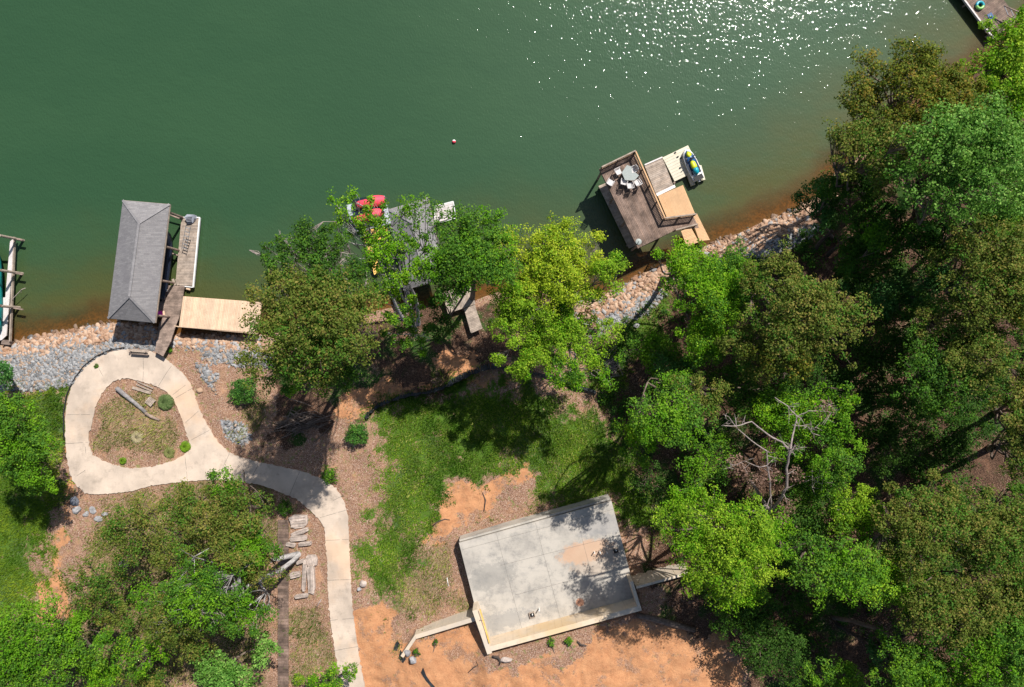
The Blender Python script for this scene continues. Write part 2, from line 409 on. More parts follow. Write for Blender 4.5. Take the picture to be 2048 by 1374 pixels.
WREG = {k: [wpoly(p, 2.8 if k != 'orange' else .4) for p in v] for k, v in REG.items()}
def wob(x, y, s=1.0):
    return .55 * np.sin(x * .9 * s + 1.7 * np.sin(y * .6 * s)) + .45 * np.sin(y * 1.3 * s + 1.1 * np.sin(x * 1.1 * s + 2)) + .3 * np.sin(x * 3.1 * s + y * 2.3 * s) + .22 * np.sin(x * 6.3 * s - y * 5.1 * s)
_lat = np.random.default_rng(99).random((256, 256))
def vnoise(x, y):
    xi, yi = np.floor(x).astype(int), np.floor(y).astype(int); fx, fy = x - xi, y - yi; fx = fx * fx * (3 - 2 * fx); fy = fy * fy * (3 - 2 * fy)
    a = _lat[xi % 256, yi % 256]; b = _lat[(xi + 1) % 256, yi % 256]; c = _lat[xi % 256, (yi + 1) % 256]; d = _lat[(xi + 1) % 256, (yi + 1) % 256]
    return (a * (1 - fx) + b * fx) * (1 - fy) + (c * (1 - fx) + d * fx) * fy
def fbm(x, y, f=.3, o=5, seed=0):
    v = 0; a = 1; t = 0
    for i in range(o): v = v + a * vnoise(x * f + 17.3 * i + seed, y * f - 9.1 * i + seed * 1.7); t += a; a *= .6; f *= 2.07
    return v / t
def mask(kind, x, y, soft=.8):
    d = np.full(np.shape(x), -99.0)
    for p in WREG[kind]: d = np.maximum(d, sdf(x, y, p))
    return np.clip(.5 + (d + {'orange': 1.0, 'grey': 1.6, 'grass': 6.5}.get(kind, 4.6) * (fbm(x, y, .45 if kind != 'grass' else .7, 5, len(kind)) - .5) + (0 if kind != 'weak' else 3.4 * (fbm(x, y, .28, 3, 5) - .56))) / (2 * soft), 0, 1)

# ------------------------------------------------------------------ the land: one sheet
def axis(half, step, far):
    a = list(np.arange(0, half, step)); v = half; st = step
    while v < far: a.append(v); st *= 1.25; v += st
    a.append(far); a = np.array(a); return np.concatenate([-a[:0:-1], a])
gx, gy = axis(50, .22, 900), axis(36, .22, 900)
X, Y = np.meshgrid(gx, gy); nx, ny = len(gx), len(gy)
x, y = X.ravel(), Y.ravel(); z = T(x, y)
cm = mask('clay', x, y, .8); rl = np.exp(-((fbm(x, y * .45, .8, 4, 21) - .5) / .028) ** 2); z = z - cm * .14 * rl - (cm > .2) * .06 * np.exp(-((fbm(x * .5, y, 1.4, 4, 31) - .5) / .03) ** 2) + cm * (.16 * (fbm(x, y * 2.2, .7, 5, 3) - .5) + .05 * (fbm(x, y * 5, .9, 3, 8) - .5)) + (z > .3) * .05 * (fbm(x, y, 1.2, 4, 2) - .5)
idx = np.arange(nx * ny).reshape(ny, nx)
Fq = np.stack([idx[:-1, :-1].ravel(), idx[:-1, 1:].ravel(), idx[1:, 1:].ravel(), idx[1:, :-1].ravel()], 1)

def ground_mat():
    n = NT('ground', .95, .15)
    A = n.attr('cover_a'); B = n.attr('cover_b')
    def sep(a):
        s = n.t.nodes.new('ShaderNodeSeparateColor'); n.L(a.outputs['Color'], s.inputs[0]); return s.outputs
    a, b = sep(A), sep(B); grass, clay, grey = a[0], a[1], a[2]; orange, forest, weak = b[0], b[1], b[2]
    fine = n.noise(26, 4, .75); mid = n.noise(5.5, 5, .7); big = n.noise(1.4, 5, .65); huge = n.noise(.33, 4, .6)
    cell = n.voro(22, 'Color'); cs = n.t.nodes.new('ShaderNodeSeparateColor'); n.L(cell, cs.inputs[0])
    def edge(m, k=.55, lo=.42, hi=.58):
        v = n.math('ADD', m, n.math('MULTIPLY', n.math('SUBTRACT', mid, .5), k)); v = n.math('ADD', v, n.math('MULTIPLY', n.math('SUBTRACT', big, .5), k)); return n.ramp(v, lo, hi)
    lit = n.mix(n.ramp(cs.outputs[0], .1, .95), (.17, .088, .055), (.43, .265, .185))
    lit = n.mix(n.math('MULTIPLY', n.ramp(cs.outputs[1], .90, .97), .7), lit, (.66, .54, .45))
    lit = n.mix(n.math('MULTIPLY', n.ramp(big, .45, .7), .5), lit, (.36, .22, .13))
    lit = n.mix(n.math('MULTIPLY', n.ramp(n.noise(2.3, 5, .7), .56, .66), .75), lit, (.17, .21, .055))
    lit = n.mix(n.math('MULTIPLY', n.ramp(n.noise(.8, 5, .7), .54, .68), .65), lit, (.47, .26, .15))
    gr = n.mix(n.ramp(mid, .3, .7), (.040, .100, .010), (.095, .180, .018))
    gr = n.mix(n.math('MULTIPLY', n.ramp(fine, .35, .75), .6), gr, (.115, .17, .035))
    gr = n.mix(n.math('MULTIPLY', n.ramp(huge, .50, .64), .45), gr, (.085, .13, .055))
    gr = n.mix(n.math('MULTIPLY', n.ramp(n.noise(3.2, 5, .75), .62, .70), .6), gr, (.33, .25, .15))
    cl = n.mix(n.ramp(big, .3, .7), (.57, .285, .140), (.46, .21, .10))
    cl = n.mix(n.math('MULTIPLY', n.ramp(fine, .45, .75), .35), cl, (.70, .42, .23))
    cl = n.mix(n.math('MULTIPLY', n.ramp(n.noise(1.6, 6, .75, n.scale((.5, 4.5, 1), rot=(0, 0, -.22))), .52, .68), .45), cl, (.42, .20, .10))
    cl = n.mix(n.math('MULTIPLY', n.ramp(n.noise(4.5, 5, .75), .60, .68), .55), cl, (.30, .18, .11))
    fo = n.mix(n.ramp(cs.outputs[0], .1, .9), (.040, .023, .016), (.15, .085, .055))  # dark forest litter, browns lowered further to paint shade into the gaps
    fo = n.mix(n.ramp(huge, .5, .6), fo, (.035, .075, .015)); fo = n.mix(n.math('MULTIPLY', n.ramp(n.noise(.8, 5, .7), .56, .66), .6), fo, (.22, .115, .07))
    vg = n.voro(5.5, 'Color'); vs = n.t.nodes.new('ShaderNodeSeparateColor'); n.L(vg, vs.inputs[0])
    gy_ = n.mix(vs.outputs[0], (.17, .175, .18), (.42, .43, .45)); gy_ = n.mix(n.math('MULTIPLY', n.ramp(mid, .5, .66), .7), gy_, (.28, .2, .14))
    oo = n.mix(vs.outputs[1], (.34, .20, .12), (.62, .43, .29))
    wk = n.mix(n.ramp(fine, .35, .7), (.07, .115, .022), (.22, .20, .08))
    c = lit
    c = n.mix(n.math('MULTIPLY', n.ramp(n.math('ADD', weak, n.math('MULTIPLY', n.math('SUBTRACT', mid, .5), 3.2)), .7, 1.15), .55), c, wk)
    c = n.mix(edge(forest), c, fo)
    c = n.mix(edge(clay, 1.5, .4, .52), c, cl)
    c = n.mix(n.math('MULTIPLY', n.ramp(n.noise(.55, 6, .72), .53, .60), n.math('MULTIPLY', edge(clay), .75)), c, lit)
    c = n.mix(edge(grass, 1.7, .40, .72), c, gr)
    c = n.mix(n.math('MULTIPLY', n.ramp(n.noise(.7, 6, .75), .57, .66), .85), c, lit)
    c = n.mix(edge(grey, .9), c, gy_)
    c = n.mix(edge(orange, .5), c, oo)
    bed = n.ramp(n.attr('height').outputs['Fac'], .02, -.25)
    c = n.mix(bed, c, n.mix(n.ramp(vs.outputs[0], .2, .8), (.17, .085, .035), (.36, .17, .06)))
    n.color(c)
    h = n.math('ADD', fine, n.math('MULTIPLY', mid, 1.5)); n.bump(h, .9, .06)
    return n.m
M['ground'] = ground_mat()
hi_ = cm * sstep(-27.5, -29.5, y)
for k_, tw_ in ((-29.6, .10), (-31.2, .12), (-32.9, .14), (-34.6, .10)):   # wheel ruts left by the digger
    cy_ = k_ + tw_ * x + .5 * (fbm(x, x * 0 + k_, .25, 3, 41) - .5)
    for o_ in (0, .45): z = z - hi_ * .07 * np.exp(-((y - cy_ - o_) / .11) ** 2) * (.5 + fbm(x, y, 1.1, 3, 6))
ground = np_mesh('ground', np.stack([x, y, z], 1), Fq, M['ground'], smooth=True)
ground['kind'] = 'structure'
def colattr(o, name, r, g, b):
    at = o.data.attributes.new(name, 'FLOAT_COLOR', 'POINT'); c = np.ones((len(r), 4), np.float32); c[:, 0] = r; c[:, 1] = g; c[:, 2] = b
    at.data.foreach_set('color', c.ravel())
colattr(ground, 'cover_a', mask('grass', x, y, 1.7), mask('clay', x, y, .6), mask('grey', x, y, .6))
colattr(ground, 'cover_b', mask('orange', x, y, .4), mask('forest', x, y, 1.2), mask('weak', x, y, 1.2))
at = ground.data.attributes.new('height', 'FLOAT', 'POINT'); at.data.foreach_set('value', z.astype(np.float32))

# ------------------------------------------------------------------ the lake
def water_mat():
    n = NT('lake_water', .045, .5)
    dep = n.attr('depth').outputs['Fac']
    dd = n.math('ADD', dep, n.math('MULTIPLY', n.math('SUBTRACT', n.noise(.35, 4, .6), .5), .9))
    c = n.mix(n.ramp(dd, .1, 1.3), (.115, .066, .022), (.062, .070, .020))
    c = n.mix(n.ramp(dd, 1.0, 4.2), c, (.025, .068, .029))
    c = n.mix(n.math('MULTIPLY', n.ramp(n.noise(.05, 5, .62, n.scale((1, 2.6, 1), rot=(0, 0, .45))), .42, .66), .6), c, (.031, .078, .033))
    n.color(c); n.b.inputs['IOR'].default_value = 1.33
    # ripples: fine wind ripple on a longer one
    w1 = n.noise(3.9, 1.2, .5, n.scale((1.7, .95, 1), rot=(0, 0, .12)))
    w2 = n.noise(.8, 2, .5, n.scale((1, 1.6, 1), rot=(0, 0, .6)))
    h = n.math('ADD', n.math('MULTIPLY', w1, .036), n.math('MULTIPLY', w2, .04))
    nb = n.bump(h, 1.0, 1.0)
    # broad sheen of the wavelets too small to see
    gl = n.t.nodes.new('ShaderNodeBsdfGlossy'); gl.inputs['Roughness'].default_value = .5; gl.inputs[0].default_value = (1, 1, 1, 1)
    mx = n.t.nodes.new('ShaderNodeMixShader'); mx.inputs[0].default_value = .008
    n.L(n.b.outputs[0], mx.inputs[1]); n.L(gl.outputs[0], mx.inputs[2])
    tr = n.t.nodes.new('ShaderNodeBsdfTransparent'); tr.inputs[0].default_value = (.78, .66, .45, 1)
    m2 = n.t.nodes.new('ShaderNodeMixShader'); n.L(n.math('MULTIPLY', n.ramp(dd, 1.1, -.1), .75), m2.inputs[0])
    n.L(mx.outputs[0], m2.inputs[1]); n.L(tr.outputs[0], m2.inputs[2])
    n.L(m2.outputs[0], n.t.nodes['Material Output'].inputs[0])
    return n.m
wx, wy = axis(48, .5, 1200), axis(36, .5, 1200)
XX, YY = np.meshgrid(wx, wy); ix = np.arange(XX.size).reshape(YY.shape)
WF = np.stack([ix[:-1, :-1].ravel(), ix[:-1, 1:].ravel(), ix[1:, 1:].ravel(), ix[1:, :-1].ravel()], 1)
water = np_mesh('lake_water', np.stack([XX.ravel(), YY.ravel(), np.zeros(XX.size)], 1), WF, water_mat(), smooth=True)
water['kind'] = 'structure'
at = water.data.attributes.new('depth', 'FLOAT', 'POINT'); at.data.foreach_set('value', (-T(XX.ravel(), YY.ravel())).astype(np.float32))

# ------------------------------------------------------------------ driveway
OUTER = [(249, 699), (275, 698), (299, 701), (326, 713), (346, 729), (368, 748), (379, 764), (387, 779), (398, 815), (415, 848), (434, 881), (456, 903), (480, 914), (509, 921), (551, 931), (585, 938), (611, 944), (645, 957), (672, 976), (689, 1003), (697, 1035),
         (699, 1096), (703, 1178), (707, 1232), (715, 1287), (723, 1336), (731, 1380), (750, 1480), (690, 1480), (686, 1380), (677, 1334), (671, 1306), (662, 1246), (656, 1178), (655, 1123), (649, 1055), (639, 1038), (622, 1021), (595, 998), (551, 980), (525, 970),
         (480, 962), (440, 959), (401, 960), (357, 964), (304, 971), (263, 982), (227, 986), (188, 988), (171, 986), (155, 972), (141, 950), (134, 909), (132, 876), (132, 826), (138, 793), (145, 773), (155, 757), (171, 735), (194, 717), (221, 704)]
INNER = [(241, 757), (258, 757), (277, 761), (310, 771), (332, 782), (348, 798), (362, 831), (376, 870), (383, 895), (371, 908), (346, 922), (304, 933), (263, 937), (235, 932), (205, 921), (188, 909), (179, 892), (178, 870), (185, 848), (191, 815), (205, 787), (221, 768)]
def drape(name, outer, holes, off, mat, skirt=.25, step=.5):
    rings = []
    for ring in [outer] + holes:
        a = np.array(ring); gx_, gy_, _ = G(a[:, 0], a[:, 1]); rings.append([Vector((p, q, 0)) for p, q in zip(gx_, gy_)])
    tris = tessellate_polygon(rings); flat = [v for r in rings for v in r]
    bm = bmesh.new(); bv = [bm.verts.new(v) for v in flat]
    for t in tris:
        try: bm.faces.new([bv[i] for i in t])
        except ValueError: pass
    xs = [v.x for v in flat]; ys = [v.y for v in flat]
    for ax, lo, hi in ((0, min(xs), max(xs)), (1, min(ys), max(ys))):
        t = lo + step
        while t < hi:
            co = Vector((t, 0, 0)) if ax == 0 else Vector((0, t, 0)); no = Vector((1, 0, 0)) if ax == 0 else Vector((0, 1, 0))
            bmesh.ops.bisect_plane(bm, geom=bm.verts[:] + bm.edges[:] + bm.faces[:], plane_co=co, plane_no=no); t += step
    bmesh.ops.recalc_face_normals(bm, faces=bm.faces[:])
    if sum(f.normal.z for f in bm.faces) < 0: bmesh.ops.reverse_faces(bm, faces=bm.faces[:])
    vs = bm.verts[:]; zz = T(np.array([v.co.x for v in vs]), np.array([v.co.y for v in vs]))
    for v, q in zip(vs, zz): v.co.z = q + off
    be = [e for e in bm.edges if e.is_boundary]
    r = bmesh.ops.extrude_edge_only(bm, edges=be)
    for g in r['geom']:
        if isinstance(g, bmesh.types.BMVert): g.co.z -= skirt
    me = bpy.data.meshes.new(name); bm.to_mesh(me); bm.free(); me.materials.append(mat)
    at = me.attributes.new('tint', 'FLOAT_COLOR', 'POINT'); at.data.foreach_set('color', np.ones(len(me.vertices) * 4, np.float32))
    o = bpy.data.objects.new(name, me); COL.objects.link(o); WL[o.name] = Vector((0, 0, 0)); return o
def rough(ring, amp, seed):
    g = random.Random(seed); out = []
    for i in range(len(ring)):
        a, b = ring[i], ring[(i + 1) % len(ring)]; L = math.hypot(b[0] - a[0], b[1] - a[1]); k = max(1, int(L / 3.5))
        for j in range(k):
            t = j / k; nx_, ny_ = -(b[1] - a[1]) / L, (b[0] - a[0]) / L; q = g.gauss(0, amp) * (1 + 1.6 * (g.random() < .12)); out.append((a[0] + (b[0] - a[0]) * t + nx_ * q, a[1] + (b[1] - a[1]) * t + ny_ * q))
    return out
drive = drape('driveway', rough(OUTER, .55, 1), [rough(INNER, .6, 2)], .10, M['drive']); drive['kind'] = 'structure'
jm = MB()
for (a, b) in [((136, 829), (185, 829)), ((134, 887), (178, 884)), ((199, 737), (207, 752)), ((318, 772), (344, 732)), ((352, 796), (386, 776)), ((346, 790), (372, 770)), ((372, 845), (398, 822)), ((383, 880), (420, 860)), ((371, 908), (375, 958)), ((150, 955), (172, 940)), ((288, 699), (287, 762)),
               ((460, 906), (436, 958)), ((662, 1003), (688, 990)), ((600, 943), (580, 990)), ((650, 1080), (698, 1078)), ((656, 1160), (702, 1158)), ((660, 1240), (708, 1236)), ((668, 1300), (716, 1292)), ((640, 1035), (692, 1020)), ((520, 925), (500, 962)), ((172, 893), (173, 906))]:
    pa, pb = G1(*a), G1(*b); n_ = 6
    pts = [pa.lerp(pb, i / n_) for i in range(n_ + 1)]
    for p, q in zip(pts[:-1], pts[1:]):
        jm.bar((p.x, p.y, Ts(p.x, p.y) + .094), (q.x, q.y, Ts(q.x, q.y) + .095), .026, .02)
o = jm.build('driveway_joint', M['joint'], drive); o['kind'] = 'structure'
# dark edging pipe along the outer curve
em = MB()
pts = [G1(*p) for p in [(250, 695), (221, 700), (193, 713), (169, 732), (152, 755), (141, 775), (134, 793), (129, 826), (129, 855), (130, 880)]]
em.tube([Vector((p.x, p.y, p.z + .13)) for p in pts], .05, 6)
tag(em.build('edging_pipe', M['black'], smooth=True), 'thin black edging pipe curving along the lake side of the loop driveway', 'edging')

def copy_tree(o, parent=None, loc=None, rz=None, label=None):
    c = o.copy(); COL.objects.link(c); c.parent = parent
    if loc is not None: c.location = loc
    if rz is not None: c.rotation_euler = (0, 0, rz)
    if label: c['label'] = label
    WL[c.name] = Vector(loc) if loc is not None else WL.get(o.name, Vector())
    for ch in [k for k in bpy.data.objects if k.parent == o]: copy_tree(ch, c)
    return c
def cen(pts): return sum((Vector((p[0], p[1], 0)) for p in pts), Vector()) / len(pts)
def lerp2(a, b, t): return (a[0] + (b[0] - a[0]) * t, a[1] + (b[1] - a[1]) * t)

# ------------------------------------------------------------------ foundation slab and its walls
ZS = 4.3
def PZ(pts, z): return [P(a, b, z) for a, b in pts]
sl_t = thing('house_foundation', P3(1095, 1150, 3.0), 'bare grey concrete foundation slab with pipe stubs, walled on its uphill side', 'foundation')
mb = MB(); top = PZ([(918, 1086), (1223, 1002), (1264, 1160), (1280, 1216), (977, 1296), (951, 1217)], ZS)
mb.prism(top, 1.4, ZS); mb.build('slab', M['slab'], sl_t)
mb = MB()   # cast edge with a small ledge along the lake side
e = PZ([(919, 1084.5), (1222, 1000.5)], ZS)
nv = Vector((e[0][1] - e[1][1], e[1][0] - e[0][0])).normalized() * .16
mb.prism([e[0], e[1], (e[1][0] + nv.x, e[1][1] + nv.y), (e[0][0] + nv.x, e[0][1] + nv.y)], 1.3, ZS - .18, 1.15)
mb.build('ledge', M['slab'], sl_t)
mb = MB()
for a, b in [((992, 1065), (1045, 1263)), ((1071, 1046), (1122, 1243)), ((1150, 1022), (1183, 1150)), ((1000, 1131), (1245, 1069)), ((1030, 1190), (1257, 1131)), ((922, 1100), (1228, 1018))]:
    pa, pb = P3(*a, ZS), P3(*b, ZS); mb.bar(pa + Vector((0, 0, .001)), pb + Vector((0, 0, .001)), .016, .012)
mb.build('control_joint', M['joint'], sl_t)
ZW = 6.15
def wall(name, a, b, th, z0, za, zb, side=1, form=True, parent=None, mat='formed', seam=True):
    """wall from pixel a to b (line of its upper inner edge), thickness to the uphill side"""
    pa, pb = Vector(P(*a, za)), Vector(P(*b, zb)); d = (pb - pa).normalized(); nn = Vector((-d.y, d.x)) * side * th
    mb = MB(); mb.prism([pa, pb, pb + nn, pa + nn], z0, [za, zb, zb, za]); o = mb.build(name, M[mat], parent)
    if seam:
        q = MB(); L = (pb - pa).length; k = int(L / .6); off = -Vector((-d.y, d.x)) * side * .006
        for i in range(1, k):
            p = pa + d * (i * .6) + off; zt = za + (zb - za) * i / k; q.bar((p.x, p.y, z0 + .02), (p.x, p.y, zt - .02), .02, .012, random.choice((.75, .9, 1.1)))
        q.build('form_seam', M['formed'], o)
    return o
wall('retaining_wall', (1281, 1211), (979, 1293), .42, 3.6, ZW, ZW, 1, parent=sl_t)
wall('retaining_wall', (984, 1306), (954, 1219), .40, 3.6, ZW - .01, ZW - .01, 1, parent=sl_t, seam=False)
wall('retaining_wall', (1260, 1164), (1275, 1214), .26, 3.6, ZW - .02, ZW - .02, 1, parent=sl_t, seam=False)
mb = MB(); mb.bar(P3(960, 1219, ZW + .06), P3(979, 1286, ZW + .06), .10, .14); mb.build('form_board', M['wood_yellow'], sl_t)
ww = thing('wing_wall', P3(880, 1245, 4), 'cream concrete wing wall running left from the foundation, bent at its lower end', 'retaining wall')
wall('wall_panel', (951, 1233), (829, 1270), .36, 2.6, 5.5, 4.75, 1, parent=ww)
wall('wall_panel', (829, 1271), (801, 1312), .28, 2.6, 4.74, 4.45, 1, parent=ww, seam=False)
we = thing('wing_wall', P3(1320, 1155, 4), 'concrete wing wall running right from the foundation under the tree shade', 'retaining wall')
wall('wall_panel', (1381, 1143), (1272, 1173), .20, 2.4, 5.7, 5.9, 1, parent=we)
def stub(px, py, h, r, label, lean=0.0):
    p = P3(px, py, ZS); mb = MB(); mb.tube([p, p + Vector((lean, 0, h))], r, 8); o = mb.build('pipe_stub', M['pvc'], smooth=False)
    tag(o, label, 'pipe', 'pipe stubs in the foundation slab')
for a in [(1188, 1103, .5, .045, 'white pipe stub in the orange stain, leftmost of the row of three'), (1199, 1102, .6, .055, 'white pipe stub in the orange stain, middle of the row of three'), (1213, 1103, .5, .045, 'white pipe stub in the orange stain, rightmost of the row of three'),
          (1078, 1216, .6, .05, 'white pipe stub just right of the lower left slab cutout'), (1117, 1240, .5, .045, 'thin pipe stub on the slab by the middle of the long wall'), (1086, 1250, .45, .06, 'white pipe stub right at the foot of the long retaining wall')]: stub(*a)
def cutout(px, py, w, rz, label):
    p = P3(px, py, ZS); t = thing('drain_box', p, label, 'drain box', 'drain boxes in the slab')
    mb = MB(); R = Matrix.Rotation(rz, 3, 'Z')
    for s_, l in (((w / 2, 0), 1), ((-w / 2, 0), 1), ((0, w / 2), 0), ((0, -w / 2), 0)):
        c = p + R @ Vector((s_[0], s_[1], .09)); mb.box(c, (.04, w + .04, .18) if l else (w - .04, .04, .18), rz)
    mb.build('box_frame', M['wood_grey'], t)
    mb = MB(); mb.box(p + Vector((0, 0, .012)), (w - .05, w - .05, .02), rz); mb.build('box_bottom', M['black'], t)
    mb = MB(); mb.tube([p + R @ Vector((.05, .06, .02)), p + R @ Vector((.05, .06, .26))], .05, 8); mb.build('drain_pipe', M['pvc'], t)
cutout(1231, 1101, .42, .3, 'small square drain box near the right edge of the slab')
cutout(1064, 1229, .42, .3, 'small square drain box near the lower left of the slab')
tag((lambda m: (m.tube([P3(958, 1243, 5.9), P3(968, 1240, 6.25)], .03, 6), m.tube([P3(952, 1251, 5.0), P3(962, 1239, 6.45)], .03, 6), m.build('brace_stake', M['dead']))[-1])(MB()), 'pair of crossed pale stakes leaning on the left foundation wall', 'stake')

# ------------------------------------------------------------------ docks
def deck_thing(name, px, z, label, cat, group=None): return thing(name, P3(px[0], px[1], 0), label, cat, group)
def pile(parent, x, y, z0, z1, r=.11, mat='wood_brown', name='piling'):
    m = MB(); m.tube([(x, y, z0), (x, y, z1)], [r * 1.05, r * .95], 10, 1.0); return m.build(name, M[mat], parent)
def hip_roof(parent, c4, ze, zr, r0, r1, over=.0, mat='shingle'):
    """c4: eave corners px (NW,NE,SE,SW); r0,r1: ridge ends px at zr"""
    A = [P3(a, b, ze) for a, b in c4]; r0, r1 = P3(*r0, zr), P3(*r1, zr)
    mb = MB()
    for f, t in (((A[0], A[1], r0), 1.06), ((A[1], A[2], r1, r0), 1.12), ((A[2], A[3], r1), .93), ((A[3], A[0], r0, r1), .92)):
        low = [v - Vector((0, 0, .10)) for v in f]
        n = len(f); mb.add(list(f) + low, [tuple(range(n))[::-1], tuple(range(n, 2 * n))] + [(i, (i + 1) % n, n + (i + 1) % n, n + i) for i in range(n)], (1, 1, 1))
    o = mb.build('roof', M[mat], parent)
    mb = MB()
    for p, q in ((A[0], r0), (A[1], r0), (A[2], r1), (A[3], r1), (r0, r1)): mb.bar(p + Vector((0, 0, .02)), q + Vector((0, 0, .02)), .20, .025, 1.08)
    mb.build('ridge_cap', M[mat], o)
    mb = MB()
    for i in range(4):
        p, q = A[i] - Vector((0, 0, .16)), A[(i + 1) % 4] - Vector((0, 0, .16)); mb.bar(p, q, .06, .16)
    mb.build('fascia', M['wood_grey'], o)
    return A

bh = deck_thing('boathouse', (290, 540), 0, 'open boathouse on posts under a long grey shingled hip roof, left of the floating dock', 'boathouse')
A = hip_roof(bh, [(245.6, 400.5), (339, 408.5), (309.5, 645.5), (215.5, 636.5)], 3.5, 4.75, (278, 446), (258.6, 592.5))
ins = [cen(A).lerp(Vector((a.x, a.y, 0)), .88) for a in A]
for i, (a, b) in enumerate(((0, 3), (1, 2))):
    for t in (0, .33, .66, 1):
        p = ins[a].lerp(ins[b], t); pile(bh, p.x, p.y, -3.0, 3.4)
    m = MB(); m.bar(ins[a] + Vector((0, 0, 3.3)), ins[b] + Vector((0, 0, 3.3)), .1, .22); m.build('beam', M['wood_brown'], bh)
# catwalk down the left side and across the back of the slip
m = MB(); rr = random.Random(5)
u = (ins[3] - ins[0]).normalized(); v = (ins[1] - ins[0]).normalized()
boards(m, ins[0], ins[3], ins[0] + v * .9, .5, .6, .14, .012, rr, along='b')
boards(m, ins[3] - u * 1.3 + v * .95, ins[3] + v * .95, ins[2] - u * 1.3, .5, .6, .14, .012, rr, along='b')
m.build('catwalk', M['wood_brown'], bh)
# boat on the lift under the roof
def hull_rings(L, W, z0, z1, n=14, bow=.38, keel=.5):
    R = []
    for i in range(n):
        t = i / (n - 1); x = -L / 2 + L * t
        w = W / 2 * (1.0 if t < 1 - bow else math.sqrt(max(0, 1 - ((t - (1 - bow)) / bow) ** 2)) * .98 + .02) * (.90 + .10 * min(1, t * 5))
        sh = .12 * max(0, (t - .5)) * 2
        R.append([(x, -w, z1 + sh), (x, -w * .93, z0 + (z1 - z0) * .45), (x, -w * .45, z0 + .05 + sh), (x, 0, z0 + sh), (x, w * .45, z0 + .05 + sh), (x, w * .93, z0 + (z1 - z0) * .45), (x, w, z1 + sh), (x, w * .5, z1 + sh + .04), (x, 0, z1 + sh + .06), (x, -w * .5, z1 + sh + .04)])
    return R
def place_rings(R, c, ang):
    m = Matrix.Rotation(ang, 3, 'Z'); return [[Vector(c) + m @ Vector(p) for p in r] for r in R]
bc = cen(ins); bc.z = 0; ang = math.atan2(-u.y, -u.x)
mo = thing('motor_boat', bc + v * .32 - u * .2 + Vector((0, 0, .2)), 'dark motor boat on a lift, mostly hidden under the grey boathouse roof', 'boat')
base = wloc(mo)
m = MB(); m.loft(place_rings(hull_rings(6.4, 2.2, 0, .85), base, ang)); m.build('hull', M['navy'], mo, smooth=True)
m = MB(); m.loft(place_rings(hull_rings(5.6, 1.7, .86, 1.0), base, ang)); m.build('canvas_cover', M['black'], mo)

fd = deck_thing('floating_dock', (375, 500), 0, 'narrow floating dock of grey planks with a white bumper along its right edge', 'dock')
c = [P(363, 434.5, .5), P(399.5, 435, .5), P(386.5, 574.5, .5), P(350.5, 571, .5)]
m = MB(); boards(m, c[0], c[3], c[1], .38, .5, .14, .014, random.Random(3), .12, along='b'); m.build('deck_boards', M['wood_grey'], fd)
m = MB(); m.prism([lerp2(c[0], c[2], .04), lerp2(c[1], c[3], .04), lerp2(c[2], c[0], .04), lerp2(c[3], c[1], .04)], -.3, .375); m.build('float_drum', M['black'], fd)
m = MB(); m.bar((*c[1], .47), (*c[2], .47), .10, .2); m.bar((*c[1], .47), (*lerp2(c[1], c[0], .98), .47), .08, .16); m.bar((*c[2], .47), (*lerp2(c[2], c[3], .55), .47), .08, .16); m.build('bumper', M['white'], fd)
for a, b, z_ in (((337, 429), (364, 439), .62), ((330, 502), (356, 511), .62)):
    m = MB(); m.tube([P3(*a, .75), P3(*b, z_)], .07, 8); m.build('mooring_arm', M['wood_brown'], fd)
m = MB(); m.tube([P3(373, 577, .35), P3(381, 579, .3)], .13, 10); m.build('bumper_log', M['wood_new'], fd)
ld = thing('boarding_ladder', P3(371, 470, .5), 'grey metal ladder lying tilted along the narrow floating dock', 'ladder')
def lad(p0, p1, w, nr, zz0, zz1, parent):
    a, b = P3(*p0, zz0), P3(*p1, zz1); d = (b - a).normalized(); s_ = Vector((-d.y, d.x, 0)).normalized() * w / 2
    m = MB(); m.tube([a - s_, b - s_], .025, 6); m.tube([a + s_, b + s_], .025, 6); m.build('rail', M['steel'], parent)
    for i in range(nr):
        q = a.lerp(b, (i + .5) / nr); m = MB(); m.bar(q - s_, q + s_, .07, .03); m.build('rung', M['steel'], parent)
lad((367.5, 500), (376.5, 452), .42, 6, 1.0, 1.75, ld)
st = thing('swim_steps', P3(376, 438, .5), 'small grey moulded step box with dark treads at the head of the floating dock', 'steps')
m = MB(); m.prism(PZ([(368, 434), (374, 428.5), (389, 429.5), (388, 436), (382, 444), (371, 446)], 1.0), .5, [.95, 1.0, 1.0, .95, .62, .62]); m.build('step_body', M['plastic_grey'], st)
for i in range(4):
    a = P3(371.5 + .3 * i, 445 - i * 2.9, .80 + .11 * i); b = P3(383 + .3 * i, 443.5 - i * 2.9, .80 + .11 * i); m = MB(); m.bar(a, b, .06, .025); m.build('tread', M['black'], st)
for i, q in enumerate([((345.5, 558), (350.5, 570.5)), ((352.5, 558.5), (356.5, 570.5))]):
    m = MB(); a, b = P3(*q[0], .62), P3(*q[1], .62); m.bar(a, b, .2, .06)
    tag(m.build('ramp_board', M['wood_grey']), ['short grey board bridging dock and walkway, nearest the boathouse', 'short grey board bridging dock and walkway, nearest the floating dock'][i], 'board', 'boards bridging the dock gap')

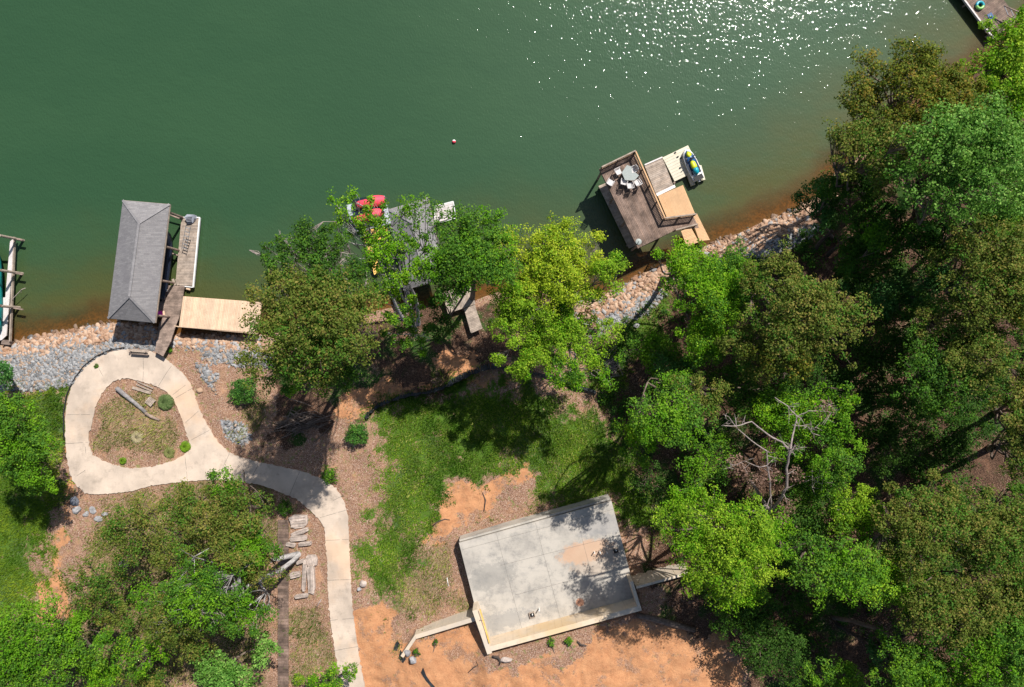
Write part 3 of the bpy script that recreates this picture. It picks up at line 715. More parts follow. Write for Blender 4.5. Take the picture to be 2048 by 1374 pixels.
ww_ = thing('wooden_walkway', P3(340, 640, .5), 'brown plank walkway stepping down from the loop driveway to the boathouse', 'walkway')
rr = random.Random(9)
def strip(mb, left, right, zs, bw=.15, rng=rr, th=.08, var=.13):
    """boards across a strip given left/right edge pixel polylines and heights"""
    for k in range(len(left) - 1):
        a0, a1 = P3(*left[k], zs[k]), P3(*left[k + 1], zs[k + 1]); b0, b1 = P3(*right[k], zs[k]), P3(*right[k + 1], zs[k + 1])
        L = max((a1 - a0).length, (b1 - b0).length); n = max(1, round(L / bw))
        for i in range(n):
            t0, t1 = i / n, (i + 1 - .08) / n
            q = [a0.lerp(a1, t0), a0.lerp(a1, t1), b0.lerp(b1, t1), b0.lerp(b1, t0)]; t = 1 + rng.uniform(-var, var)
            mb.prism([(p.x, p.y) for p in q], [p.z - th for p in q], [p.z for p in q], t)
m = MB(); strip(m, [(321, 570), (323.5, 600), (325, 636), (318, 648), (312, 690), (309, 703)], [(369, 572), (365, 600), (358, 636), (352, 650), (341, 684), (326, 713)], [.6, .62, .7, .85, 1.45, 1.6]); m.build('deck_boards', M['wood_brown'], ww_)
for q in [((325, 640), .0), ((357, 638), .0), ((321, 575), .0), ((367, 577), .0)]:
    p = P(q[0][0], q[0][1], .5); pile(ww_, p[0], p[1], -1.2, .5, .09)
m = MB(); 
for a, b in (((345, 670), (341, 684)),): m.bar(P3(*a, 1.5), P3(*b, 1.7), .06, .12)
m.build('hand_rail', M['wood_brown'], ww_)
td = thing('timber_deck', P3(440, 630, .8), 'wide new deck of pale pine boards reaching right from the walkway to the trees', 'deck')
z_ = 1.55; c = [P(366.3, 593, z_), P(522, 604.8, z_), P(514, 667.5, z_), P(357.7, 654, z_)]
m = MB(); boards(m, c[0], c[3], c[1], z_ - .05, z_, .14, .010, random.Random(13), .10); m.build('deck_boards', M['wood_new'], td)
m = MB()
for i in range(4): m.bar((*c[i], z_ - .14), (*c[(i + 1) % 4], z_ - .14), .05, .17)
m.build('rim_joist', M['wood_new'], td)
for t in (.04, .35, .66, .96):
    for s_ in (.1, .9):
        p = lerp2(lerp2(c[0], c[1], t), lerp2(c[3], c[2], t), s_); m = MB(); m.box((p[0], p[1], .5), (.14, .14, 1.9)); m.build('post', M['wood_new'], td)
m = MB(); m.bar((*P(349, 651.5, 1.3), 1.3), (*P(358, 653.5, 1.4), 1.4), .08, .08); m.build('ledger', M['wood_new'], td)
# small things left on the walkway
m = MB(); p = P3(333, 581, .62); m.tube([p, p + Vector((0, 0, .30))], [.15, .19], 14); m.torus(p + Vector((0, 0, .30)), .19, .015, n=16, m=5); tag(m.build('bucket', M['white'], smooth=True), 'white bucket standing at the head of the brown walkway', 'bucket')
m = MB(); p = P3(325, 577, .62); m.rock(p + Vector((0, 0, .12)), (.55, .4, .28), random.Random(2), .4); m.tube([p + Vector((-.2, 0, .1)), p + Vector((.25, .1, .3))], .05, 6)
tag(m.build('gear_bag', M['black']), 'black gear bag lying beside the white bucket on the walkway', 'bag')
kf = thing('float_cushion', P3(322, 627, .7), 'hot pink float cushion with a pale end, half under the boathouse eave', 'float')
m = MB(); m.box(P3(320.5, 627.5, .78), (.42, .50, .16), .1); o = m.build('cushion', M['pink'], kf)
m = MB(); m.tube([P3(327, 622, .78), P3(328, 630, .78)], .09, 8); m.build('pale_roll', M['wood_new'], kf)

# park bench on the drive
bn = thing('park_bench', G1(279, 703), 'weathered wooden bench at the top of the loop driveway facing the lake', 'bench')
g = wloc(bn).z + .1
m = MB(); boards(m, P(261, 703, g + .45), P(295.5, 705.5, g + .45), P(260.5, 708.5, g + .45), g + .40, g + .45, .13, .02, random.Random(4)); m.build('seat', M['wood_brown'], bn)
m = MB(); boards(m, P(261, 697.5, g + .7), P(297, 700, g + .7), P(261, 702.5, g + .7), g + .68, g + .73, .12, .02, random.Random(5)); m.build('backrest', M['wood_grey'], bn)
for q in ((263, 704), (293, 706), (263, 700), (294, 702)):
    p = P(q[0], q[1], g); m = MB(); m.box((p[0], p[1], g + .2), (.09, .09, .42)); m.build('leg', M['wood_brown'], bn)

# ---- far left dock with teal boat
ld = thing('covered_dock', P3(15, 580, 0), 'long pale dock with tall pilings beside the teal boat at the left edge', 'dock')
m = MB(); boards(m, P(20, 483, .7), P(3.5, 680, .7), P(29, 474.5, .7), .6, .7, .15, .01, random.Random(8), .05, along='b')
m.prism(PZ([(-40, 600), (15.5, 594), (3.5, 680), (-60, 690)], .69), .6, .69); m.build('deck_boards', M['dock_white'], ld)
m = MB(); m.bar(P3(29.5, 474, .68), P3(20.5, 683, .68), .10, .22); m.build('rim_board', M['wood_grey'], ld)
for (qx, qy), zt in (((47, 481), 2.9), ((45, 547), 2.9), ((39, 615), 2.9), ((-30, 480), 2.9), ((-34, 547), 2.9), ((-38, 615), 2.9)):
    p = P(qx, qy, 0); pile(ld, p[0], p[1], -2, zt, .12, 'wood_grey')
for y_ in (472, 541, 611):
    m = MB(); m.bar(P3(-78, y_ - 5, 2.75), P3(2, y_ - 1, 2.75), .12, .2); m.bar(P3(28, y_ + 5, .9), P3(46, y_ + 8, .9), .12, .16); m.build('cross_beam', M['wood_brown'], ld)
m = MB(); m.prism(PZ([(4, 679), (20, 682), (19, 690), (2, 688)], .6), .2, .6); m.build('step', M['wood_brown'], ld)
tb = thing('covered_boat', P3(-15, 570, .3), 'teal boat on the lift at the left edge, under a dark teal cover', 'boat')
base = wloc(tb)
m = MB(); m.loft(place_rings(hull_rings(8.2, 2.7, 0, 1.0), base, R_(91))); m.build('hull', M['teal'], tb, smooth=True)
m = MB(); m.loft(place_rings(hull_rings(5.8, 2.35, 1.05, 1.5), base + Vector((0, -.6, 0)), R_(91))); m.build('canvas_cover', M['teal'], tb, smooth=True)
m = MB(); m.tube([P3(24, 599, .8), P3(43, 579, .9), P3(51, 576, .7)], .03, 5); m.tube([P3(43, 579, .9), P3(42, 586, .7)], .02, 5)
tag(m.build('bare_branch', M['dead']), 'thin pale dead branch caught against the far left dock', 'branch')

# ---- middle dock under the trees
md = thing('shingled_boathouse', P3(825, 490, 0), 'boathouse with a grey shingled roof seen through the branches of the shoreline trees', 'boathouse')
A = hip_roof(md, [(777, 419), (856, 395), (890, 556), (808, 581)], 3.2, 4.3, (824, 445), (843, 530))
ins = [cen(A).lerp(Vector((a.x, a.y, 0)), .88) for a in A]
for i in range(4):
    for t in (0, .5):
        p = ins[i].lerp(ins[(i + 1) % 4], t); pile(md, p.x, p.y, -2.5, 3.1)
m = MB(); boards(m, lerp2(ins[0], ins[2], .05), lerp2(ins[3], ins[1], .05), lerp2(ins[1], ins[3], .05), .5, .6, .14, .01, random.Random(2), along='b'); m.build('deck_boards', M['wood_brown'], md)
yd = thing('yellow_dock', P3(745, 500, 0), 'narrow yellow-orange plank dock along the left of the shingled boathouse', 'dock')
m = MB(); strip(m, [(725, 462), (734, 500), (748.5, 550)], [(742, 458.5), (750, 492), (763, 541)], [.6, .6, .6], .2, random.Random(3)); boards(m, P(742.5, 458.5, .6), P(774, 454, .6), P(746, 481, .6), .5, .6, .15, .01, random.Random(3)); m.build('deck_boards', M['wood_yellow'], yd)
for q in ((727, 464), (757, 545), (745, 540)):
    p = P(*q, .4); pile(yd, p[0], p[1], -2, .45, .09)
wd = thing('aluminium_dock', P3(890, 425, 0), 'small white ribbed metal dock right of the shingled boathouse', 'dock')
m = MB(); boards(m, P(871, 412.5, .55), P(906, 403.5, .55), P(869, 446, .55), .45, .55, .22, .02, random.Random(3), .08); m.build('deck_planks', M['dock_white'], wd)
m = MB(); q = PZ([(870, 412), (906.5, 402.5), (912, 436), (868, 448)], .5)
for i in range(4): m.bar((*q[i], .42), (*q[(i + 1) % 4], .42), .06, .2)
m.build('frame', M['white'], wd)
bd = thing('landing_deck', P3(918, 598, .5), 'brown plank landing under the dense green shoreline tree, joined to a gangway', 'deck')
m = MB(); boards(m, P(885, 586, 1.2), P(940, 567, 1.2), P(896, 627, 1.2), 1.1, 1.2, .15, .01, random.Random(6), .12, along='b'); m.build('deck_boards', M['wood_grey'], bd)
for q in ((888, 590), (938, 571), (948, 604), (898, 622)):
    p = P(*q, 1); m = MB(); m.box((p[0], p[1], .3), (.14, .14, 1.5)); m.build('post', M['wood_brown'], bd)
gw = thing('gangway', P3(946, 640, .9), 'short plank gangway from the brown landing up to the bare bank', 'gangway')
m = MB(); strip(m, [(928, 618), (942, 667)], [(949.5, 609.5), (965, 657)], [1.25, 1.7], .15, random.Random(7)); m.build('deck_boards', M['wood_grey'], gw)
jp = thing('jet_ski_platform', P3(745, 425, 0), 'pale grey floating platform of plastic cubes carrying the two red-covered water scooters', 'floating platform')
z_ = .35; c = [P(692, 410, z_), P(769, 391, z_), P(784, 447, z_), P(708, 466, z_)]
c = [Vector((a[0], a[1])) for a in c]; m = MB(); nu, nv_ = 7, 5
for i in range(nu):
    for j in range(nv_):
        def q(a, b): s0 = c[0].lerp(c[1], a / nu); s1 = c[3].lerp(c[2], a / nu); return s0.lerp(s1, b / nv_)
        cc = [q(i, j), q(i + .95, j), q(i + .95, j + .95), q(i, j + .95)]; m.prism(cc, -.15, z_, random.uniform(.92, 1.06))
m.build('float_cube', M['plastic_grey'], jp)

def scooter(loc, ang, label, hullm, coverm, covered=False, L=3.1):
    t = thing('water_scooter', Vector(loc), label, 'jet ski', 'jet skis on the docks'); b = Vector(loc)
    m = MB(); m.loft(place_rings(hull_rings(L, 1.12, .0, .42, bow=.5), b, ang)); m.build('hull', M[hullm], t, smooth=True)
    rot = Matrix.Rotation(ang, 3, 'Z'); Q = lambda x, y, z: b + rot @ Vector((x, y, z))
    if covered:
        m = MB(); R = []
        for i, (x, w, h) in enumerate(((-1.35, .30, .50), (-.9, .34, .85), (-.2, .36, .92), (.25, .48, 1.0), (.55, .52, 1.1), (.9, .50, .85), (1.3, .36, .62), (1.5, .1, .5))):
            R.append([Q(x, -w, .45), Q(x, -w * .8, .45 + (h - .45) * .7), Q(x, 0, h), Q(x, w * .8, .45 + (h - .45) * .7), Q(x, w, .45), Q(x, 0, .43)])
        m.loft(R); m.build('fabric_cover', M[coverm], t, smooth=True)
        m = MB(); m.tube([Q(.32, -.42, .9), Q(.2, 0, 1.12), Q(.32, .42, .9)], .07, 6); m.build('handlebar', M[coverm], t, smooth=True)
        m = MB(); m.box(Q(-1.3, 0, .50), (.3, .8, .04), ang); m.build('rear_pad', M['black'], t)
        return t
    m = MB(); R = []
    for x, w, h in ((-.55, .50, .50), (.0, .46, .56), (.5, .46, .70), (.85, .42, .66), (1.15, .30, .60), (1.36, .08, .55)):
        R.append([Q(x, -w, .50), Q(x, -w * .55, h), Q(x, 0, h + .05), Q(x, w * .55, h), Q(x, w, .50), Q(x, 0, .45)])
    m.loft(R); m.build('hood', M['blue'], t, smooth=True)
    m = MB(); R = []
    for x, w, h in ((.62, .05, .70), (.78, .24, .76), (1.0, .26, .74), (1.22, .06, .66)):
        R.append([Q(x, -w, h - .05), Q(x, 0, h + .03), Q(x, w, h - .05), Q(x, 0, h - .1)])
    m.loft(R); m.build('hood_panel', M['yellow'], t, smooth=True)
    m = MB(); m.tube([Q(.30, -.40, .98), Q(.42, -.12, .92), Q(.42, .12, .92), Q(.30, .40, .98)], .035, 6); m.tube([Q(.5, 0, .7), Q(.42, 0, .95)], .1, 8); m.build('handlebar', M['black'], t)
    m = MB()
    for s_ in (-1, 1): m.box(Q(.62, s_ * .40, .82), (.12, .18, .12), ang)
    m.build('mirror', M['navy'], t)
    m = MB(); R = []
    for x, w, h in ((.28, .13, .78), (.1, .22, .86), (-.25, .25, .84), (-.42, .21, .86), (-.62, .24, .90), (-.95, .16, .84), (-1.02, .05, .7)):
        R.append([Q(x, -w, .52), Q(x, -w * .9, h - .05), Q(x, 0, h), Q(x, w * .9, h - .05), Q(x, w, .52)])
    m.loft(R[:4]); o1 = m.build('seat', M['yellow'], t, smooth=True)
    m = MB(); m.loft(R[3:]); m.build('rear_seat', M['turq'], t, smooth=True)
    m = MB()
    for s_ in (-1, 1): m.bar(Q(-.9, s_ * .38, .50), Q(.3, s_ * .40, .52), .16, .03)
    m.build('footwell', M['navy'], t)
    m = MB(); m.box(Q(-1.28, 0, .50), (.42, .84, .05), ang); m.build('rear_pad', M['black'], t)
    m = MB(); m.tube([Q(-1.52, 0, .2), Q(-1.66, 0, .2)], .12, 8); m.build('jet_nozzle', M['steel'], t)
    return t
a1 = P3(716, 413, .36); a2 = P3(769, 402, .36)
scooter((P3(742, 407, .36)), math.atan2(a2.y - a1.y, a2.x - a1.x), 'red-covered water scooter on the grey cube platform, the one nearer the lake', 'navy', 'red', True)
scooter((P3(738, 435, .36)), math.atan2(a2.y - a1.y, a2.x - a1.x) + .1, 'red-covered water scooter on the grey cube platform, the one nearer the yellow dock', 'navy', 'red', True)

# ---- right hand double-deck dock
ZU = 3.3
rd = thing('two_storey_dock', P3(1290, 400, 0), 'two-level dock with a dark railed sun deck on top and grey planks below', 'dock')
A0, B0, C0, D0 = P3(1199, 338, ZU), P3(1271, 305, ZU), P3(1335, 456, ZU), P3(1276, 496.5, ZU)
# upper deck, made rectangular
ax = (D0 - A0).normalized(); bx = Vector((-ax.y, ax.x, 0)); Lu = (D0 - A0).length; Wu = 3.35
if bx.dot(B0 - A0) < 0: bx = -bx
C0 = D0 + bx * 3.05; B0 = A0 + bx * 3.3
m = MB(); boards(m, A0, D0, B0, ZU - .05, ZU, .14, .012, random.Random(21), .16)
e0 = C0 - ax * 1.25; E = [e0, P3(1385, 431.5, ZU), P3(1390, 451, ZU), C0 - ax * .05]
boards(m, e0, P3(1386.5, 431.5, ZU), C0 - ax * .12, ZU - .05, ZU, .14, .012, random.Random(22), .16, along='b')
m.build('upper_deck', M['wood_dark'], rd)
m = MB()
for p, q in ((A0, D0), (D0, C0), (B0, C0), (A0, B0)): m.bar(p - Vector((0, 0, .15)), q - Vector((0, 0, .15)), .05, .2)
m.build('rim_joist', M['wood_brown'], rd)
for t in (.03, .35, .66, .97):
    for s_ in (.04, .96):
        p = (A0.lerp(D0, t)).lerp(B0.lerp(C0, t), s_); m = MB(); m.box((p.x, p.y, .4), (.15, .15, 5.3)); m.build('post', M['wood_brown'], rd)
def railing(parent, a, b, zb, h=1.0, step=1.5, bal=.13, top='wood_grey'):
    a, b = Vector((a[0], a[1], zb)), Vector((b[0], b[1], zb)); L = (b - a).length; d = (b - a) / L
    m = MB(); m.bar(a + Vector((0, 0, h)), b + Vector((0, 0, h)), .11, .04); m.build('top_rail', M[top], parent)
    m = MB(); m.bar(a + Vector((0, 0, .12)), b + Vector((0, 0, .12)), .045, .08); m.bar(a + Vector((0, 0, h - .1)), b + Vector((0, 0, h - .1)), .045, .08); m.build('side_rail', M['wood_tan'], parent)
    m = MB(); n = int(L / bal)
    for i in range(n):
        p = a + d * (L * (i + .5) / n); m.box(p + Vector((0, 0, h / 2)), (.04, .04, h - .15))
    m.build('baluster', M['wood_brown'], parent)
    m = MB(); n = max(1, round(L / step))
    for i in range(n + 1):
        p = a + d * (L * i / n); m.box(p + Vector((0, 0, h / 2)), (.10, .10, h + .02))
    m.build('rail_post', M['wood_brown'], parent)
rl = thing('deck_railing', A0, 'brown baluster railing round the lake end and right side of the upper deck', 'railing')
railing(rl, A0 + ax * .08 + bx * .08, B0 + ax * .08 - bx * .08, ZU, .88)
railing(rl, B0 + ax * .16 - bx * .08, e0 - bx * .06, ZU, .88, top='wood_tan')
e1 = P3(1386.5, 431.5, ZU)
railing(rl, e0, e1, ZU, .88)
rl2 = thing('deck_railing', P3(1370, 458, ZU), 'short dark railing on the lower side of the landing beside the tan gangway', 'railing')
railing(rl2, C0 + Vector((.3, .1, 0)), P3(1389, 452, ZU), ZU, .95)
# lower deck
m = MB(); Lz = .6
lo = [A0 + Vector((0, 0, 0)), D0, B0]; sh = [P3(1197, 372, Lz), P3(1258, 497, Lz), P3(1262, 344, Lz)]
boards(m, sh[0], sh[1], sh[2], Lz - .1, Lz, .15, .012, random.Random(23), .15, along='b')
boards(m, P(1289, 331, Lz), P(1324.5, 315, Lz), P(1313, 391, Lz), Lz - .1, Lz - .01, .15, .012, random.Random(24), .14, along='a')
m.build('lower_deck', M['wood_grey'], rd)
m = MB(); m.bar(P3(1313, 390, Lz + .03), P3(1350, 372, Lz + .03), .25, .08, 1.3); m.bar(P3(1289, 330, Lz), P3(1324.5, 314.5, Lz), .12, .14, 1.1); m.build('edge_board', M['dock_white'], rd)
for q in ((1200, 375), (1255, 490), (1232, 430), (1290, 333), (1313, 388), (1348, 366)):
    p = P(*q, .3); pile(rd, p[0], p[1], -3, .45, .1)
tp = thing('tan_platform', P3(1350, 400, .5), 'square tan plank platform right of the dark upper deck', 'deck')
m = MB(); boards(m, P(1315.5, 391.8, .9), P(1366, 370, .9), P(1341, 452, .9), .8, .9, .14, .006, random.Random(25), .05, along='b'); m.build('deck_boards', M['wood_tan'], tp)
for q in ((1318, 394), (1364, 373), (1386, 428), (1341, 446)):
    p = P(*q, .8); pile(tp, p[0], p[1], -2, .78, .1)
tg = thing('tan_gangway', P3(1403, 455, .5), 'tan plank gangway leading from the platform to the rocky bank', 'gangway')
m = MB(); strip(m, [(1383, 437), (1399, 482)], [(1394, 427), (1420, 480)], [.85, 1.0], .14, random.Random(26), var=.04); strip(m, [(1362, 462), (1374, 494)], [(1382, 455), (1398, 484)], [.8, 1.0], .14, random.Random(26), var=.1); m.build('deck_boards', M['wood_tan'], tg)
bp = thing('jet_ski_ramp', P3(1365, 335, 0), 'beige plastic drive-on ramp floating at the end of the two-level dock', 'floating platform')
m = MB(); z_ = .42; boards(m, P(1325, 315, z_), P(1376, 290.5, z_), P(1349.5, 363, z_), -.15, z_, .26, .015, random.Random(2), .04)
m.build('deck_panel', M['plastic_beige'], bp)
m = MB()
for a, b in (((1376, 345), (1386, 371)), ((1398, 332), (1406, 361))):
    m.tube([P3(*a, .25), P3(*b, .25)], .22, 10)
m.build('ramp_arm', M['plastic_beige'], bp)
m = MB()
for q in ((1350.5, 305), (1355.5, 313.5), (1362, 316)): m.box(P3(*q, z_ + .05), (.16, .1, .1), .5)
m.build('cleat', M['black'], bp)
s0, s1 = P3(1395, 360, .4), P3(1369, 304, .4)
scooter(P3(1382, 331.5, .42), math.atan2(s1.y - s0.y, s1.x - s0.x), 'white, blue and yellow water scooter parked uncovered on the beige ramp', 'white', 'red', False, 3.0)

# furniture on the upper deck
def chair_at(loc, rz, label):
    t = thing('deck_chair', Vector((0, 0, 0)), label, 'chair', 'white resin chairs on the upper deck')
    m = MB(); m.box((0, .02, .43), (.46, .44, .035)); m.box((0, .20, .41), (.40, .05, .05)); m.build('seat', M['white_chair'], t)
    m = MB()
    for i in range(-2, 3): m.box((i * .085, -.25 - .02, .67), (.06, .025, .42), 0, 1, ('X', .22))
    m.tube([(-.22, -.22, .44), (-.22, -.32, .88), (0, -.36, .93), (.22, -.32, .88), (.22, -.22, .44)], .022, 6); m.build('backrest', M['white_chair'], t)
    for s_ in (-1, 1):
        m = MB(); m.tube([(s_ * .27, -.24, .66), (s_ * .28, .0, .66), (s_ * .27, .26, .63)], .028, 6); m.build('armrest', M['white_chair'], t)
        for yy in (-.24, .24):
            m = MB(); m.tube([(s_ * .27, yy, .0), (s_ * .25, yy * .95, .64)], .022, 6); m.build('leg', M['white_chair'], t)
    t.location = loc; t.rotation_euler = (0, 0, rz); return t
def dchair(px, py, deg): return P3(px, py, ZU + .45) - Vector((0, 0, .45)), R_(deg)
CH = [(1236.5, 343, -65, 'white chair left of the pale table, arms pointing up towards the railing'), (1220.5, 365, -30, 'white chair standing alone furthest left on the upper deck'),
      (1266, 340, 120, 'white chair pushed into the corner above the table, right by the railing'), (1248, 364, -8, 'white chair below the table, leftmost of the row of three'),
      (1260, 371, 14, 'white chair below the table, middle of the row of three'), (1275, 365, 32, 'white chair below the table, rightmost of the row of three')]
l0, r0 = dchair(*CH[0][:3]); first = chair_at(l0, r0, CH[0][3])
for q in CH[1:]:
    l0, r0 = dchair(*q[:3]); copy_tree(first, None, l0, r0, q[3])
tt = thing('patio_table', P3(1258, 350, ZU), 'pale grey angular patio table among the white chairs', 'table')
m = MB(); zt = ZU + .72
m.prism(PZ([(1254, 330), (1263, 333), (1264, 346), (1271, 345), (1278, 351), (1269, 361), (1250, 360), (1243.5, 345)], zt), zt - .04, zt); m.build('tabletop', M['table'], tt)
for q in ((1255, 335), (1274, 352), (1250, 356), (1266, 358)):
    p = P(*q, zt); m = MB(); m.tube([(p[0], p[1], ZU), (p[0], p[1], zt - .04)], .03, 6); m.build('leg', M['table'], tt)
ub = thing('umbrella_base', P3(1277, 483.5, ZU), 'round pale umbrella base left in the bottom corner of the upper deck', 'umbrella base')
b = wloc(ub); m = MB(); m.tube([b, b + Vector((0, 0, .06)), b + Vector((0, 0, .09))], [.26, .26, .12], 20); m.build('base_plate', M['table'], ub)
m = MB(); m.tube([b + Vector((0, 0, .08)), b + Vector((0, 0, .42))], .03, 8); m.build('tube', M['steel'], ub)

# ---- top right dock
rt = thing('plank_dock', P3(1980, 20, 0), 'dark plank dock with a pale edge rail in the top right corner', 'dock')
z_ = .6; v0 = P3(1921, -8, z_); v1 = P3(1986, 78, z_); d = (v1 - v0).normalized(); nn = Vector((-d.y, d.x, 0))
if nn.x < 0: nn = -nn
m = MB(); v00 = v0 - d * 5; boards(m, v00, v1, v00 + nn * 2.9, z_ - .1, z_, .15, .014, random.Random(31), .2, along='b'); m.build('deck_boards', M['wood_dark'], rt)
m = MB(); m.bar(v00 + Vector((0, 0, .02)), v1 + Vector((0, 0, .02)), .13, .2); m.build('edge_rail', M['dock_white'], rt)
for t in (.3, .6, .95):
    for s_ in (.1, 2.8):
        p = v00.lerp(v1, t) + nn * s_; pile(rt, p.x, p.y, -2.5, .5, .1)
tu = thing('swim_ring', P3(1960, 10.5, .75), 'blue and green inflatable swim ring lying on the dark dock', 'swim ring')
b = P3(1960, 10.5, .75); m = MB(); m.torus(b, .29, .125, R_(-10), R_(190), 16); m.build('blue_half', M['turq'], tu, smooth=True)
m = MB(); m.torus(b, .29, .125, R_(190), R_(350), 16); m.build('green_half', M['lime'], tu, smooth=True)
m = MB(); m.box(P3(1981, 32, .64), (.45, .5, .04), .5); m.rock(P3(1982, 33, .68), (.3, .35, .1), random.Random(3)); tag(m.build('beach_towel', M['blue']), 'crumpled dark blue towel on the dark dock right of the swim ring', 'towel')
tr_ = thing('gangway_truss', P3(2027, 18, .6), 'grey metal gangway frame beside the dark dock in the top right corner', 'gangway')
m = MB(); a, b = P3(2008, 11, 1.5), P3(2056, 32, 1.6); a2, b2 = P3(2016, 30, 1.3), P3(2060, 52, 1.4)
m.bar(a, b, .08, .08); m.bar(a2, b2, .08, .08); m.build('chord', M['wood_brown'], tr_)
m = MB()
for i in range(5): m.bar(a.lerp(b, i / 4), a2.lerp(b2, (i + (i % 2) * .3) / 4.4), .05, .05)
m.build('cross_bar', M['steel'], tr_)
# buoy
by = thing('mooring_buoy', P3(908, 283, 0), 'small red and white ball buoy floating alone on open water', 'buoy')
b = P3(908, 283, .08)
for nm, mt, lo_, hi_ in (('red_half', 'red', -1.5, .1), ('white_half', 'white', .1, 1.5)):
    m = MB(); m.loft([[b + Vector((.17 * math.cos(e) * math.cos(a), .17 * math.sin(e), -.17 * math.cos(e) * math.sin(a))) for a in [2 * math.pi * k / 14 for k in range(14)]] for e in [lo_ + (hi_ - lo_) * i / 6 for i in range(7)]]); m.build(nm, M[mt], by, smooth=True)

# ------------------------------------------------------------------ loose things on land
sf = thing('silt_fence', G1(900, 775), 'long black fabric silt fence curving along the top of the lawn', 'silt fence')
m = MB(); pts = []
SFP = [(735, 838), (741, 829), (748, 821), (757, 815), (770, 809), (784, 803), (800, 798), (822, 793), (845, 789), (866, 785), (880, 781), (895, 774), (912, 766), (930, 757), (948, 748), (966, 742), (984, 738), (1002, 737), (1022, 738), (1042, 741), (1062, 748), (1082, 753), (1110, 758), (1150, 775), (1200, 790)]
gp = [G1(*p) for p in SFP]; rr = random.Random(3)
for i in range(len(gp) - 1):
    for k in range(5): pts.append(gp[i].lerp(gp[i + 1], k / 5))
pts = [Vector((p.x + .05 * math.sin(i * .9), p.y + .05 * math.sin(i * 1.3), 0)) for i, p in enumerate(pts)]
zs = T(np.array([p.x for p in pts]), np.array([p.y for p in pts]))
for i in range(len(pts) - 1):
    hs = .42 + .12 * math.sin(i * .35); p, q = pts[i], pts[i + 1]; dd = (q - p).normalized(); nn = Vector((dd.y, -dd.x, 0)) if False else Vector((-dd.y, dd.x, 0))
    wid = .20 + .14 * abs(math.sin(i * .21 + 1)) + (.18 if 55 < i < 85 else 0)
    a, b = p + Vector((0, 0, zs[i] - .05)), q + Vector((0, 0, zs[i + 1] - .05))
    m.add([a, b, b + Vector((0, 0, hs)) + nn * .03, a + Vector((0, 0, hs)) + nn * .03, b + nn * wid + Vector((0, 0, .12)), a + nn * wid + Vector((0, 0, .12))], [(0, 1, 2, 3), (3, 2, 4, 5)], 1 + .3 * math.sin(i * .7))
m.build('fabric', M['siltfence'], sf)
m = MB()
for i in range(2, len(pts), 9): m.box((pts[i].x, pts[i].y, zs[i] + .2), (.035, .035, .75))
m.build('stake', M['wood_brown'], sf)

bw = thing('boardwalk', G1(566, 1260), 'straight dark weathered boardwalk running down the lower left, left of the driveway', 'boardwalk')
m = MB(); rr = random.Random(44); yy = 1040.0
while yy < 1410:
    a, b = G1(556, yy), G1(577, yy); z_ = max(a.z, b.z) + .18; t = rr.uniform(.6, 1.15)
    m.prism([P(555.5 + rr.uniform(-.6, .6), yy, z_), P(577 + rr.uniform(-.6, .6), yy, z_), P(577, yy + 5.4, z_), P(555.5, yy + 5.4, z_)], z_ - .06, z_, t); yy += 6.0
m.build('deck_boards', M['wood_dark'], bw)
m = MB()
for xx in (560, 573):
    for k in range(12):
        a, b = G1(xx, 1042 + k * 30), G1(xx, 1042 + k * 30 + 29.5); m.bar(a + Vector((0, 0, .06)), b + Vector((0, 0, .06)), .1, .1)
m.build('stringer', M['wood_brown'], bw)

def slabstone(px, py, w, h, deg, label, mat='stone_pale', th=.28, seed=0):
    g = G1(px, py); r = random.Random(seed + int(px)); m = MB()
    k = (H - g.z) / F; n = 14; rz = R_(deg); top = []
    for i in range(n):
        a = 2 * math.pi * i / n; ca, sa = math.cos(a), math.sin(a)
        sx = math.copysign(abs(ca) ** .45, ca) * w * k / 2 * r.uniform(.86, 1.06); sy = math.copysign(abs(sa) ** .45, sa) * h * k / 2 * r.uniform(.80, 1.08)
        top.append((g.x + sx * math.cos(rz) - sy * math.sin(rz), g.y + sx * math.sin(rz) + sy * math.cos(rz)))
    m.prism(top, g.z - .15, [g.z + th + r.uniform(-.04, .05) for _ in top], r.uniform(.85, 1.1))
    # ridges weathered along its length
    L = max(w, h) * k; horiz = w >= h
    for i in range(4):
        o = (i - 1.5) / 4 * min(w, h) * k * .85; a = (-L * .42, o) if horiz else (o, -L * .42); b = (L * .40, o) if horiz else (o, L * .40)
        f = lambda q: Vector((g.x + q[0] * math.cos(rz) - q[1] * math.sin(rz), g.y + q[0] * math.sin(rz) + q[1] * math.cos(rz), g.z + th + .03))
        m.bar(f(a), f(b), min(w, h) * k * .13, .08, r.uniform(.75, 1.15))
    return tag(m.build('stone_slab', M[mat]), label, 'stone slab', 'weathered slabs beside the driveway')
for a in [(599, 1041, 38, 26, 8, 'broad pale weathered slab at the top of the pile beside the driveway bend'), (601, 1063, 38, 9, 20, 'thin tilted grey slab just below the broad pale one'),
          (598, 1075, 34, 12, 5, 'middle grey slab of the upper stack beside the driveway'), (611, 1086, 28, 8, 6, 'small rightmost slab at the bottom of the upper stack'),
          (583, 1088, 20, 8, -10, 'small leftmost slab at the bottom of the upper stack'), (610, 1150, 8, 62, -3, 'long narrow upright slab, left of the lower pair'),
          (624, 1158, 15, 60, 2, 'long wide pale slab, right of the lower pair'), (625, 1120, 22, 24, 14, 'short pale block at the head of the two long slabs'),
          (592, 1148, 24, 12, 15, 'grey slab left of the two long ones'), (602, 1122, 18, 8, 20, 'small slab left of the short pale block'), (605, 1190, 30, 8, 8, 'low slab lying across the foot of the two long ones')]: slabstone(*a)

